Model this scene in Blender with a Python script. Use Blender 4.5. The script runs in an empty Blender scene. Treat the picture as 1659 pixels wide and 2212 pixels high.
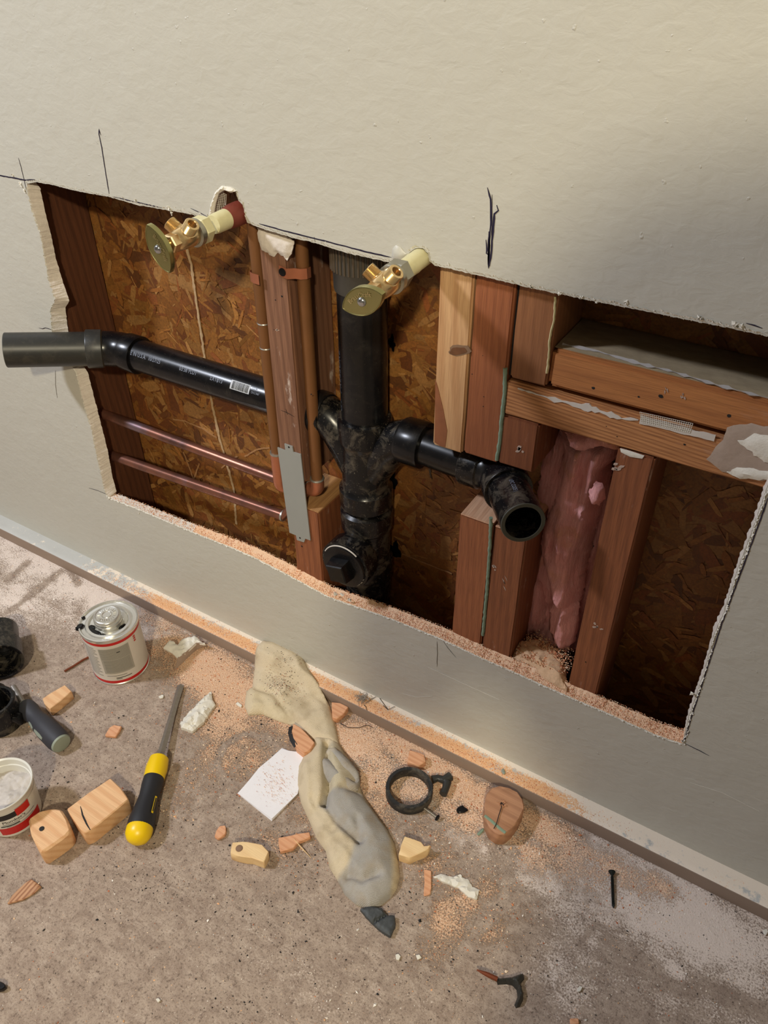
import bpy, bmesh, math, random
import numpy as np
from mathutils import Vector, Matrix, noise as mnoise
from mathutils.geometry import delaunay_2d_cdt

random.seed(7); rng = np.random.default_rng(11)
SC = bpy.context.scene
COL = SC.collection

# ------------------------------------------------------------------ camera
CAM = np.array([0.16715, -0.690, 1.02546]); FPX = 1700.36; IW, IH = 1659, 2212
RR = np.array([[0.85456153, 0.51934022, -0.00321551],
               [0.31465078, -0.52265598, -0.79235448],
               [-0.41318215, 0.67610389, -0.61005249]])     # rows: right, down, forward
cd = bpy.data.cameras.new('camera'); cam = bpy.data.objects.new('camera', cd); COL.objects.link(cam)
cd.sensor_fit = 'HORIZONTAL'; cd.sensor_width = 36; cd.lens = 36 * FPX / IW; cd.clip_start = .02
cam.matrix_world = Matrix(((RR[0][0], -RR[1][0], -RR[2][0], CAM[0]), (RR[0][1], -RR[1][1], -RR[2][1], CAM[1]),
                           (RR[0][2], -RR[1][2], -RR[2][2], CAM[2]), (0, 0, 0, 1)))
SC.camera = cam

# ------------------------------------------------------------------ light and exposure
def lamp(name, kind, loc, target, power, col, size):
    l = bpy.data.lights.new(name, kind); l.energy = power; l.color = col
    if kind == 'AREA': l.shape = 'DISK'; l.size = size
    else: l.shadow_soft_size = size
    o = bpy.data.objects.new(name, l); COL.objects.link(o); o.location = loc
    o.rotation_euler = (Vector(target) - Vector(loc)).to_track_quat('-Z', 'Y').to_euler()
    return o
lamp('warm_ceiling_lamp', 'AREA', (0.75, -2.0, 2.12), (-.35, 0, .6), 46, (1.0, .89, .65), .13)
lamp('cool_ceiling_lamp', 'AREA', (-1.75, -1.15, 2.12), (-.45, 0, .5), 42, (.84, .885, 1.0), .22)
wd = bpy.data.worlds.new('world'); SC.world = wd; wd.use_nodes = True
wd.node_tree.nodes['Background'].inputs[0].default_value = (.5, .55, .6, 1)
wd.node_tree.nodes['Background'].inputs[1].default_value = .02
SC.view_settings.view_transform = 'Standard'; SC.view_settings.look = 'None'
SC.view_settings.gamma = 1; SC.view_settings.exposure = 0.0; SC.view_settings.use_curve_mapping = False

# ------------------------------------------------------------------ helpers
def W(px, py, Y=None, Z=None, X=None):
    """the point of the real plane y=Y, z=Z or x=X seen at a pixel of the 1659x2212 photograph"""
    d = RR.T @ np.array([(px - IW / 2) / FPX, (py - IH / 2) / FPX, 1.0])
    t = (Y - CAM[1]) / d[1] if Y is not None else ((Z - CAM[2]) / d[2] if Z is not None else (X - CAM[0]) / d[0])
    return Vector(CAM + t * d)
def xz(v): return (v.x, v.z)
F, K = .0127, .1016          # back of the drywall = front of the studs, front of the sheathing
def lin(r, g, b):
    f = lambda c: (c / 255 / 12.92) if c / 255 <= .04045 else ((c / 255 + .055) / 1.055) ** 2.4
    return (f(r), f(g), f(b), 1)
def thing(name, label, cat, loc, group=None):
    o = bpy.data.objects.new(name, None); COL.objects.link(o); o.location = loc; o.empty_display_size = .02
    return tag(o, label, cat, group)
def tag(o, label=None, cat=None, group=None, kind=None):
    for k, v in (('label', label), ('category', cat), ('group', group), ('kind', kind)):
        if v: o[k] = v
    return o
def wloc(o):
    v = Vector((0, 0, 0))
    while o: v += Vector(o.location); o = o.parent
    return v
def obj(name, V, Fc, mat, parent=None, smooth=True, sharp=35, fm=None, colors=None, recalc=True):
    """one mesh object from world-space vertices; its origin is its parent's, or the foot of its own box"""
    V = np.asarray([tuple(v) for v in V], float) if not isinstance(V, np.ndarray) else V
    org = np.array(wloc(parent)) if parent else np.array([(V[:, 0].min() + V[:, 0].max()) / 2, (V[:, 1].min() + V[:, 1].max()) / 2, V[:, 2].min()])
    me = bpy.data.meshes.new(name); me.from_pydata((V - org).tolist(), [], [tuple(int(i) for i in f) for f in Fc])
    mats = mat if isinstance(mat, (list, tuple)) else [mat]
    for m in mats: me.materials.append(m)
    if fm is not None: me.polygons.foreach_set('material_index', np.asarray(fm, np.int32))
    if colors is not None:
        a = me.color_attributes.new('Col', 'FLOAT_COLOR', 'POINT')
        a.data.foreach_set('color', np.asarray(colors, np.float32).ravel())
    if recalc:
        b = bmesh.new(); b.from_mesh(me); bmesh.ops.recalc_face_normals(b, faces=b.faces); b.to_mesh(me); b.free()
    if smooth:
        me.polygons.foreach_set('use_smooth', [True] * len(me.polygons))
        me.set_sharp_from_angle(angle=math.radians(sharp))
    o = bpy.data.objects.new(name, me); COL.objects.link(o)
    if parent: o.parent = parent
    else: o.location = org
    return o
def merge(*ms):
    V = []; Fc = []
    for v, f in ms:
        k = len(V); V += [Vector(p) for p in v]; Fc += [tuple(i + k for i in q) for q in f]
    return V, Fc
def frame(d):
    d = Vector(d).normalized(); a = Vector((0, 0, 1)) if abs(d.z) < .9 else Vector((1, 0, 0))
    u = d.cross(a).normalized(); return d, u, d.cross(u).normalized()
def tube(path, rad, n=28, cap=True, squash=None, ref=None):
    P = [Vector(p) for p in path]; rad = rad if isinstance(rad, (list, tuple)) else [rad] * len(P)
    V = []; Fc = []; u = None
    for i, p in enumerate(P):
        a = P[max(i - 1, 0)]; b = P[min(i + 1, len(P) - 1)]
        t = b - a
        if t.length < 1e-9: t = P[-1] - P[0]
        t.normalize()
        if u is None: u = (Vector(ref) - Vector(ref).dot(t) * t).normalized() if ref else frame(t)[1]
        else: u = (u - u.dot(t) * t).normalized()
        w = t.cross(u)
        for k in range(n):
            q = 2 * math.pi * k / n; r = rad[i]
            V.append(p + u * r * math.cos(q) + w * r * math.sin(q) * (squash or 1))
    for i in range(len(P) - 1):
        for k in range(n):
            a = i * n + k; b = i * n + (k + 1) % n; Fc.append((a, b, b + n, a + n))
    if cap: Fc += [tuple(range(n - 1, -1, -1)), tuple(range(len(V) - n, len(V)))]
    return V, Fc
def lathe(o, d, prof, n=32, cap=True):
    """turned body: prof = [(distance along d, radius), ...]"""
    o = Vector(o); d, u, w = frame(d); V = []; Fc = []
    for t, r in prof:
        for k in range(n):
            q = 2 * math.pi * k / n; V.append(o + d * t + (u * math.cos(q) + w * math.sin(q)) * max(r, 1e-5))
    for i in range(len(prof) - 1):
        for k in range(n):
            a = i * n + k; b = i * n + (k + 1) % n; Fc.append((a, b, b + n, a + n))
    if cap: Fc += [tuple(range(n - 1, -1, -1)), tuple(range(len(V) - n, len(V)))]
    return V, Fc
def hexprof(o, d, t0, t1, r, n=6, ch=.0012):
    return lathe(o, d, [(t0, r - ch), (t0 + ch, r), (t1 - ch, r), (t1, r - ch)], n)
def box(x0, x1, y0, y1, z0, z1, bev=.0015, seg=2, cuts=0, jit=0.0):
    b = bmesh.new(); bmesh.ops.create_cube(b, size=1)
    for v in b.verts: v.co = Vector(((x0 + x1) / 2 + v.co.x * (x1 - x0), (y0 + y1) / 2 + v.co.y * (y1 - y0), (z0 + z1) / 2 + v.co.z * (z1 - z0)))
    if bev: bmesh.ops.bevel(b, geom=b.edges[:], offset=bev, segments=seg, affect='EDGES')
    if cuts:
        L = max(x1 - x0, z1 - z0)
        for _ in range(cuts):
            es = [e for e in b.edges if e.calc_length() > L / 2.2 ** (_ + 1)]
            if es: bmesh.ops.subdivide_edges(b, edges=es, cuts=1)
        bmesh.ops.triangulate(b, faces=[f for f in b.faces if len(f.verts) > 4])
        for v in b.verts: v.co += jit * Vector(mnoise.noise_vector(v.co * 22))
    r = ([v.co.copy() for v in b.verts], [tuple(v.index for v in f.verts) for f in b.faces]); b.free(); return r
def prism(top, bot, bev=.0008, bumps=0.0):
    """solid between two outlines with the same number of points"""
    b = bmesh.new(); n = len(top)
    a = [b.verts.new(p) for p in bot]; c = [b.verts.new(p) for p in top]
    b.faces.new(a[::-1]); b.faces.new(c)
    for i in range(n): b.faces.new((a[i], a[(i + 1) % n], c[(i + 1) % n], c[i]))
    bmesh.ops.recalc_face_normals(b, faces=b.faces)
    if bev: bmesh.ops.bevel(b, geom=b.edges[:], offset=bev, segments=1, affect='EDGES', clamp_overlap=True)
    if bumps:
        bmesh.ops.triangulate(b, faces=b.faces[:])
        bmesh.ops.subdivide_edges(b, edges=[e for e in b.edges if e.calc_length() > .006], cuts=1, use_grid_fill=True)
        for v in b.verts: v.co += bumps * Vector(mnoise.noise_vector(v.co * 160))
    bmesh.ops.triangulate(b, faces=[f for f in b.faces if len(f.verts) > 4])
    r = ([v.co.copy() for v in b.verts], [tuple(v.index for v in f.verts) for f in b.faces]); b.free(); return r
def resample(P, step, closed=True):
    P = [Vector(p) for p in P]; Q = []
    for i in range(len(P) if closed else len(P) - 1):
        a = P[i]; b = P[(i + 1) % len(P)]; m = max(1, int(round((b - a).length / step)))
        Q += [a.lerp(b, k / m) for k in range(m)]
    if not closed: Q.append(P[-1])
    return Q
def seg_dist(p, poly):
    A = np.array([tuple(q)[:2] for q in poly]); B = np.roll(A, -1, 0); d = np.full(len(p), 1e9)
    for a, b in zip(A, B):
        ab = b - a; t = np.clip(((p - a) @ ab) / max(ab @ ab, 1e-12), 0, 1); d = np.minimum(d, np.linalg.norm(p - (a + t[:, None] * ab), axis=1))
    return d
def inside(p, poly):
    A = np.array([tuple(q)[:2] for q in poly]); r = np.zeros(len(p), bool)
    for a, b in zip(A, np.roll(A, -1, 0)):
        c = ((a[1] > p[:, 1]) != (b[1] > p[:, 1])) & (p[:, 0] < (b[0] - a[0]) * (p[:, 1] - a[1]) / (b[1] - a[1] + 1e-15) + a[0]); r ^= c
    return r
def nz(p, s, seed=0):
    return np.array([mnoise.noise(Vector((a * s, b * s, seed * 7.3))) for a, b in p])
def pillow(outline, hfun, to3, res, base=None, jag=0.0):
    """soft or broken body over a 2D outline: heights from hfun(points, distance to the rim)"""
    P = resample([Vector((q[0], q[1])) for q in outline], res)
    if jag: P = [p + jag * Vector((mnoise.noise(Vector((p.x, p.y, 3)) * 300), mnoise.noise(Vector((p.x, p.y, 9)) * 300))) for p in P]
    A = np.array([tuple(q) for q in P]); lo, hi = A.min(0), A.max(0)
    gx, gy = np.meshgrid(np.arange(lo[0], hi[0], res), np.arange(lo[1], hi[1], res)); G = np.stack([gx.ravel(), gy.ravel()], 1)
    G += rng.uniform(-.2, .2, G.shape) * res
    G = G[inside(G, P)]; G = G[seg_dist(G, P) > res * .55] if len(G) else G
    pts = [Vector(q) for q in A] + [Vector(q) for q in G]; n = len(A)
    v, e, f, *_ = delaunay_2d_cdt(pts, [(i, (i + 1) % n) for i in range(n)], [], 1, 1e-7)
    q = np.array([tuple(a) for a in v]); d = seg_dist(q, P); h = hfun(q, d)
    V = [Vector(to3(a[0], a[1], b)) for a, b in zip(q, h)]
    Fc = [tuple(t) for t in f]
    # close underneath
    bd = {}
    for t in Fc:
        for i in range(len(t)):
            a, b = t[i], t[(i + 1) % len(t)]; k = (min(a, b), max(a, b)); bd[k] = bd.get(k, 0) + 1
    rim = sorted({i for k, c in bd.items() if c == 1 for i in k}); m = {}
    bf = base if base is not None else (lambda a: 0.0)
    for i in rim: m[i] = len(V); V.append(Vector(to3(q[i][0], q[i][1], bf(q[i]))))
    for (a, b), c in bd.items():
        if c == 1: Fc.append((a, b, m[b], m[a]))
    return V, Fc, q
def up(u, v, h): return (u, v, h)
def wl(Y): return lambda u, v, h: (u, Y - h, v)
def ribbon(pts, widths, nrm, lift=.0003, thick=.0003):
    P = [Vector(p) for p in pts]; nrm = Vector(nrm); V = []; Fc = []
    widths = widths if isinstance(widths, (list, tuple)) else [widths] * len(P)
    for i, p in enumerate(P):
        t = (P[min(i + 1, len(P) - 1)] - P[max(i - 1, 0)]).normalized(); s = t.cross(nrm).normalized() * widths[i] / 2
        V += [p + nrm * lift - s, p + nrm * lift + s, p + nrm * (lift + thick) - s, p + nrm * (lift + thick) + s]
    for i in range(len(P) - 1):
        a = i * 4; b = a + 4
        Fc += [(a + 2, a + 3, b + 3, b + 2), (a, a + 2, b + 2, b), (a + 3, a + 1, b + 1, b + 3), (a + 1, a, b, b + 1)]
    Fc += [(0, 1, 3, 2), (len(V) - 4, len(V) - 2, len(V) - 1, len(V) - 3)]
    return V, Fc
def rough_line(px, Y=None, Z=None, step=.004, j=.0004):
    P = resample([W(a, b, Y=Y, Z=Z) for a, b in px], step, False)
    return [p + j * Vector(mnoise.noise_vector(p * 150)) * Vector((1, 0, 1) if Y is not None else (1, 1, 0)) for p in P]
def crumbs(P, size, flat=.6, colors=None, lift=.3):
    """many small grains as one mesh: P centres, size per grain"""
    n = len(P); base = np.array([[1, 0, 0], [0, .8, .1], [-.9, 0, 0], [0, -.85, -.1], [0, 0, .9], [0.1, 0, -.6]])
    th = rng.uniform(0, 6.28, n); el = rng.uniform(.5, 1.5, (n, 1)); B = np.repeat(base[None], n, 0) * np.stack([el[:, 0], 1 / el[:, 0] ** .5, np.full(n, flat)], 1)[:, None, :]
    B += rng.uniform(-.25, .25, B.shape); c, s = np.cos(th), np.sin(th)
    X = B[:, :, 0] * c[:, None] - B[:, :, 1] * s[:, None]; Y = B[:, :, 0] * s[:, None] + B[:, :, 1] * c[:, None]
    V = np.stack([X, Y, B[:, :, 2]], 2) * np.asarray(size)[:, None, None] + P[:, None, :]; V[:, :, 2] += (np.asarray(size) * lift)[:, None]
    f = np.array([[0, 1, 4], [1, 2, 4], [2, 3, 4], [3, 0, 4], [1, 0, 5], [2, 1, 5], [3, 2, 5], [0, 3, 5]])
    Fc = (f[None] + (np.arange(n) * 6)[:, None, None]).reshape(-1, 3)
    C = None if colors is None else np.repeat(colors, 6, 0)
    return V.reshape(-1, 3), Fc.tolist(), C
def text_mesh(s, size, spacing=1.0):
    cu = bpy.data.curves.new('t', 'FONT'); cu.body = s; cu.size = size; cu.space_character = spacing; cu.resolution_u = 3
    o = bpy.data.objects.new('t', cu); COL.objects.link(o)
    dg = bpy.context.evaluated_depsgraph_get(); me = bpy.data.meshes.new_from_object(o.evaluated_get(dg))
    b = bmesh.new(); b.from_mesh(me); bmesh.ops.triangulate(b, faces=b.faces[:])
    V = [v.co.copy() for v in b.verts]; Fc = [tuple(v.index for v in f.verts) for f in b.faces]
    b.free(); bpy.data.objects.remove(o); bpy.data.meshes.remove(me); bpy.data.curves.remove(cu)
    return V, Fc
def wrap_text(s, size, o, d, side, r, ang0, spacing=1.0, lift=.0002, sx=1.0):
    """lettering printed round a cylinder: origin o, axis d, 'side' = direction of angle 0"""
    V, Fc = text_mesh(s, size, spacing); d = Vector(d).normalized(); side = Vector(side); side = (side - side.dot(d) * d).normalized(); w = d.cross(side)
    return [Vector(o) + d * v.x * sx + (side * math.cos(ang0 + v.y / r) - w * math.sin(ang0 + v.y / r)) * (r + lift) for v in V], Fc

# ------------------------------------------------------------------ materials
class N:
    def __init__(s, name):
        s.m = bpy.data.materials.new(name); s.m.use_nodes = True; s.t = s.m.node_tree; s.b = s.t.nodes['Principled BSDF']
        s.co = s.t.nodes.new('ShaderNodeTexCoord').outputs['Object']
    def n(s, k, **kw):
        x = s.t.nodes.new('ShaderNode' + k)
        for a, v in kw.items(): setattr(x, a, v)
        return x
    def L(s, a, b): s.t.links.new(a, b)
    def S(s, inp, v):
        if isinstance(v, bpy.types.NodeSocket): s.L(v, inp)
        else: inp.default_value = v
    def map(s, scale=(1, 1, 1), rot=(0, 0, 0), loc=(0, 0, 0), v=None):
        x = s.n('Mapping'); s.L(v or s.co, x.inputs[0]); x.inputs['Scale'].default_value = scale; x.inputs['Rotation'].default_value = rot; x.inputs['Location'].default_value = loc; return x.outputs[0]
    def noise(s, scale, v=None, detail=4, rough=.55, dist=0):
        x = s.n('TexNoise'); s.L(v or s.co, x.inputs['Vector']); x.inputs['Scale'].default_value = scale; x.inputs['Detail'].default_value = detail
        x.inputs['Roughness'].default_value = rough; x.inputs['Distortion'].default_value = dist; return x.outputs['Fac']
    def vor(s, scale, v=None, out='Distance', feat='F1'):
        x = s.n('TexVoronoi', feature=feat); s.L(v or s.co, x.inputs['Vector']); x.inputs['Scale'].default_value = scale; return x.outputs[out]
    def ramp(s, f, a, b, lo=0., hi=1.):
        x = s.n('MapRange', clamp=True); s.S(x.inputs[0], f); x.inputs[1].default_value = a; x.inputs[2].default_value = b; x.inputs[3].default_value = lo; x.inputs[4].default_value = hi; return x.outputs[0]
    def mix(s, f, a, b, mode='MIX'):
        x = s.n('Mix', data_type='RGBA', blend_type=mode); s.S(x.inputs[0], f); s.S(x.inputs[6], a); s.S(x.inputs[7], b); return x.outputs[2]
    def math(s, op, a, b=0.):
        x = s.n('Math', operation=op); s.S(x.inputs[0], a); s.S(x.inputs[1], b); return x.outputs[0]
    def wave(s, scale, v=None, dist=2, det=2, ds=1.5, axis='X'):
        x = s.n('TexWave', bands_direction=axis); s.L(v or s.co, x.inputs['Vector']); x.inputs['Scale'].default_value = scale; x.inputs['Distortion'].default_value = dist
        x.inputs['Detail'].default_value = det; x.inputs['Detail Scale'].default_value = ds; return x.outputs['Fac']
    def bump(s, h, st=.4, dist=.001):
        x = s.n('Bump'); x.inputs['Strength'].default_value = st; x.inputs['Distance'].default_value = dist; s.S(x.inputs['Height'], h); s.L(x.outputs[0], s.b.inputs['Normal'])
    def out(s, col, rough=.6, metal=0., spec=None, coat=None):
        s.S(s.b.inputs['Base Color'], col); s.S(s.b.inputs['Roughness'], rough); s.S(s.b.inputs['Metallic'], metal)
        if spec is not None: s.b.inputs['Specular IOR Level'].default_value = spec
        return s.m
def plain(name, c, rough=.6, metal=0., var=.12, ns=60, bs=200, bst=.15, spec=None):
    s = N(name); c2 = tuple(x * (1 - var * 2) for x in c[:3]) + (1,); col = s.mix(s.noise(ns), c2, c); s.bump(s.noise(bs), bst, .0006); return s.out(col, rough, metal, spec)
def wood(name, light, dark, axis='Z', rings=55, stain=None, stain_amt=0., chalk=0., rough=.62, fine=1., ringamt=.5, dist=3.5):
    s = N(name)
    sc = {'Z': (1, 1, .06), 'X': (.06, 1, 1), 'Y': (1, .06, 1)}[axis]
    v = s.map(scale=sc)
    w = s.wave(rings, v, dist=dist, det=3, ds=1.2, axis='DIAGONAL')
    fib = s.noise(900, s.map(scale=tuple(a * (.5 if a < .5 else 1) for a in sc)), detail=3)
    big = s.noise(9, s.map(scale=tuple(.35 if a < .5 else 1 for a in sc)), detail=3)
    col = s.mix(s.math('MULTIPLY', s.ramp(w, .35, .95), ringamt), light, dark)
    col = s.mix(s.ramp(fib, .42, .68, 0, .45 * fine), col, tuple(a * .55 for a in dark[:3]) + (1,))
    col = s.mix(s.ramp(big, .35, .7, 0, .45), col, dark)
    if stain: col = s.mix(s.ramp(s.noise(6, detail=5, rough=.6), .62 - stain_amt * .3, .68 - stain_amt * .3), col, stain)
    if chalk:
        m = s.math('MULTIPLY', s.ramp(s.noise(35, s.map(scale=tuple(.3 if a < .5 else 1 for a in sc)), detail=6, rough=.7), .6, .72), chalk)
        col = s.mix(m, col, lin(205, 190, 180))
    s.bump(s.math('ADD', fib, s.math('MULTIPLY', w, .3)), .35, .0006)
    return s.out(col, rough)

def wall_mat():
    s = N('greige wall paint')
    col = s.mix(s.noise(2.2, detail=2), lin(187, 184, 173), lin(190, 187, 176))
    stretched = s.noise(60, s.map(scale=(1, 1, 1.6)), detail=5, rough=.55, dist=.4)
    spots = s.ramp(s.noise(120, detail=2), .72, .8)
    s.bump(s.math('ADD', s.math('ADD', stretched, s.math('MULTIPLY', s.noise(14, detail=2), 2.0)), s.math('MULTIPLY', spots, .6)), .5, .0018)
    return s.out(col, .42, spec=.4)
M = {}
M['wall'] = wall_mat()
M['room'] = plain('room paint', lin(158, 153, 142), .7)
M['gypsum'] = plain('gypsum core', lin(226, 216, 204), .9, var=.14, ns=180, bs=350, bst=.9)
M['dustygyp'] = plain('sawdust-covered gypsum', lin(244, 204, 168), .95, var=.14, ns=500, bs=500, bst=1.)
M['paper'] = plain('torn facing paper', lin(232, 227, 214), .85, var=.1, ns=120, bs=500, bst=.6)
M['kraft'] = plain('grey backing paper', lin(178, 158, 142), .85, var=.14, ns=90, bs=300, bst=.5)
M['marker'] = plain('dark marker ink', lin(32, 26, 52), .5, var=.1)
M['pencil'] = plain('pencil', lin(80, 76, 72), .5, var=.1)
M['osb'] = None
M['stud_dark'] = wood('dark red-brown stud', lin(104, 62, 38), lin(72, 40, 24), 'Z')
M['stud_mid'] = wood('weathered stud', lin(136, 96, 72), lin(96, 62, 44), 'Z', chalk=1.)
M['stud_pale'] = wood('pale pine board', lin(204, 164, 120), lin(172, 124, 82), 'Z', rings=30)
M['stud_orange'] = wood('orange-brown stud', lin(158, 95, 58), lin(126, 69, 40), 'Z', rings=70, ringamt=.3)
M['stud_brown'] = wood('brown stud', lin(158, 106, 68), lin(122, 76, 46), 'Z', ringamt=.35)
M['stud_chalk'] = wood('red-brown stud with chalk marks', lin(142, 84, 50), lin(104, 56, 32), 'Z', chalk=.55, ringamt=.4)
M['beam'] = wood('orange fir beam', lin(182, 120, 68), lin(146, 88, 48), 'X', rings=24, ringamt=.35, chalk=.12)
M['plate'] = wood('fine grained fir plate', lin(194, 136, 86), lin(146, 92, 54), 'X', rings=150, ringamt=.75, chalk=.25)
M['offcut'] = wood('fresh pine', lin(232, 190, 144), lin(208, 152, 104), 'X', rings=44, fine=.5, dist=.8)
M['offcut_pale'] = wood('pale fresh pine', lin(238, 208, 158), lin(212, 166, 112), 'X', rings=30, fine=.3, ringamt=.25, dist=.8)
M['offcut_pink'] = wood('pink-brown plug', lin(186, 138, 104), lin(152, 106, 78), 'X', rings=40, fine=.6)
M['chip'] = wood('wood chip', lin(226, 172, 132), lin(196, 132, 92), 'X', rings=80, fine=.5)
M['abs'] = None
def abs_mat(name, dust, c=(.0045, .0045, .0055), rough=.26):
    s = N(name)
    d = s.math('MULTIPLY', s.ramp(s.noise(45, detail=7, rough=.72, dist=.6), .5, .74), dust)
    sp = s.math('MULTIPLY', s.ramp(s.noise(420, detail=2), .66, .74), min(1, dust * 1.2))
    m = s.math('MAXIMUM', d, sp)
    col = s.mix(m, c + (1,), lin(146, 134, 116))
    s.bump(s.noise(60, detail=2), .05, .0004)
    return s.out(col, s.ramp(m, 0, 1, rough, .75), spec=.38)
M['abs'] = abs_mat('glossy black pipe', .05); M['abs_dirty'] = abs_mat('dirty black fitting', .40, rough=.25); M['abs_grey'] = abs_mat('dull cut black pipe', .12, (.03, .03, .027), .38)
M['abs_rim'] = plain('cut pipe rim', lin(74, 74, 64), .6)
M['print'] = plain('pale blue-grey print', lin(150, 158, 176), .6, var=.3, ns=400)
M['print_dim'] = plain('faded grey print', lin(92, 96, 106), .6, var=.4, ns=400)
M['barwhite'] = plain('white barcode ground', lin(196, 200, 206), .5); M['ink'] = plain('black ink', lin(22, 20, 22), .5)
def copper():
    s = N('tarnished copper'); n1 = s.noise(26, s.map(scale=(1, 1, 1)), detail=5)
    col = s.mix(s.ramp(n1, .35, .7), lin(158, 106, 86), lin(98, 70, 64)); col = s.mix(s.ramp(s.noise(9), .58, .7, 0, .6), col, lin(140, 128, 140))
    s.bump(s.noise(120), .08, .0004); return s.out(col, s.ramp(n1, .3, .7, .30, .45), .75)
M['copper'] = copper()
M['riser'] = plain('brown copper riser', lin(140, 94, 56), .5, .35, var=.2, ns=20)
M['strap'] = plain('bright copper strap', lin(206, 132, 100), .4, .7)
M['solder'] = plain('solder', lin(190, 186, 176), .4, .8, bst=.8)
M['black_metal'] = plain('black screw metal', lin(30, 30, 34), .45, .6)
M['galv'] = plain('galvanised steel', lin(158, 160, 156), .5, .25, var=.06, ns=30, bs=400, bst=.05)
M['brass'] = plain('brass', lin(232, 202, 150), .24, .9, var=.06, ns=30, bst=.05)
M['brass_green'] = plain('chromated brass handle', lin(170, 164, 112), .24, .92, var=.10, ns=50, bst=.08)
M['brass_lt'] = plain('pale brass lettering', lin(226, 214, 160), .25, 1.)
M['nut'] = plain('grey chromed nut', lin(176, 172, 156), .3, .9)
M['screw'] = plain('zinc screw', lin(205, 208, 214), .18, 1.)
M['cream'] = plain('cream painted pipe', lin(222, 214, 168), .5, var=.1, ns=140, bs=160, bst=.4)
M['redpipe'] = plain('red-brown primed pipe', lin(134, 58, 42), .6, var=.25, ns=60, bst=.4)
M['smudge'] = plain('chalky smudge', lin(196, 172, 156), .9, var=.2, ns=300)
M['caulk'] = plain('pale caulk', lin(214, 206, 196), .7); M['green'] = plain('green sill sealant', lin(132, 152, 130), .75, var=.12, ns=300, bs=300, bst=.8)
M['ribbed'] = plain('ribbed grey coupling', lin(96, 84, 70), .5, .3); M['band'] = plain('dark steel band', lin(92, 90, 84), .4, .6)
M['can'] = plain('tinplate', lin(228, 226, 218), .26, .75, var=.08, ns=30, bst=.06)
M['red'] = plain('red print', lin(196, 26, 24), .4, var=.04); M['label'] = plain('off-white can label', lin(214, 206, 196), .45, var=.05, ns=50)
M['labtext'] = plain('grey small print', lin(150, 146, 136), .5, var=.25, ns=900); M['tar'] = plain('black cement drips and board spots', lin(14, 14, 17), .15, var=.1)
M['yellow'] = plain('yellow plastic', lin(244, 204, 8), .35, var=.05, ns=30, bst=.05); M['grip'] = plain('black rubber grip', lin(36, 37, 42), .5, var=.12, ns=200)
M['grip2'] = plain('charcoal rubber grip', lin(52, 52, 58), .6, var=.12, ns=90); M['mint'] = plain('grey-green rubber', lin(146, 154, 140), .55, var=.05)
M['steel'] = plain('worn steel', lin(158, 150, 140), .38, .6, var=.18, ns=160)
M['tub'] = plain('white plastic tub', lin(222, 220, 212), .35, var=.03, ns=30, bst=.05); M['putty'] = plain('grey putty', lin(196, 188, 180), .55, var=.1, ns=60, bs=60, bst=.6)
M['note'] = plain('white paper', lin(238, 236, 240), .6, var=.03, ns=60, bs=120, bst=.3); M['blackedge'] = plain('charred edge and gap shade', lin(26, 22, 22), .7)
M['rubber'] = plain('dark grey broken rubber', lin(78, 82, 84), .6, var=.3, ns=160, bs=200, bst=.8)
M['rust'] = plain('rusty nail', lin(132, 66, 36), .7, .3, var=.2); M['thread'] = plain('dark fibre', lin(46, 32, 26), .8); M['fluff'] = plain('grey fluff', lin(176, 164, 150), .95)
M['screwbronze'] = plain('black phosphate screw', lin(34, 38, 36), .45, .5)
def vcol(name, rough=.8, bs=250, bst=.4, var=.18, ns=500, spec=None, distance=.0006):
    s = N(name); a = s.n('VertexColor'); a.layer_name = 'Col'
    col = s.mix(s.ramp(s.noise(ns, detail=3), .3, .7, 0, var), a.outputs[0], (0.02, .012, .008, 1)); s.bump(s.noise(bs, detail=4), bst, distance); return s.out(col, rough, spec=spec)
M['grain'] = vcol('loose grains', .9, var=.05)
M['strand'] = vcol('wood strand', .55, bs=500, bst=.3, var=.4, ns=350)
def sock_mat():
    s = N('dirty knitted cotton'); a = s.n('VertexColor'); a.layer_name = 'Col'
    t = s.n('UVMap') if False else None
    fuzz = s.noise(900, detail=3, rough=.7); col = s.mix(s.ramp(fuzz, .55, .75, 0, .25), a.outputs[0], (.2, .17, .14, 1))
    col = s.mix(s.ramp(s.noise(30, detail=5), .50, .74, 0, .55), col, lin(160, 138, 104))
    rib = s.wave(210, s.map(rot=(0, 0, math.radians(38))), dist=1.2, det=1, ds=.5)
    s.bump(s.math('ADD', s.math('MULTIPLY', rib, .22), fuzz), .9, .0012); return s.out(col, .95, spec=.1)
M['sock'] = sock_mat()
def insul_mat():
    s = N('pink glass wool'); v = s.map(scale=(1, 1, .16))
    f1 = s.noise(260, v, detail=6, rough=.75, dist=.8); f2 = s.noise(28, s.map(scale=(1, 1, .5)), detail=5)
    col = s.mix(f2, lin(228, 144, 140), lin(246, 194, 192)); col = s.mix(s.ramp(f1, .55, .8, 0, .6), col, lin(252, 222, 220)); col = s.mix(s.ramp(f1, .22, .42, .5, 0), col, lin(184, 96, 88))
    col = s.mix(s.ramp(s.noise(16, detail=4), .56, .72, 0, .7), col, lin(220, 156, 96)); s.bump(f1, 1., .003)
    m = s.out(col, .95, spec=.1); s.b.inputs['Subsurface Weight'].default_value = .15; s.b.inputs['Subsurface Radius'].default_value = (.01, .006, .005); return m
M['insul'] = insul_mat()
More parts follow.
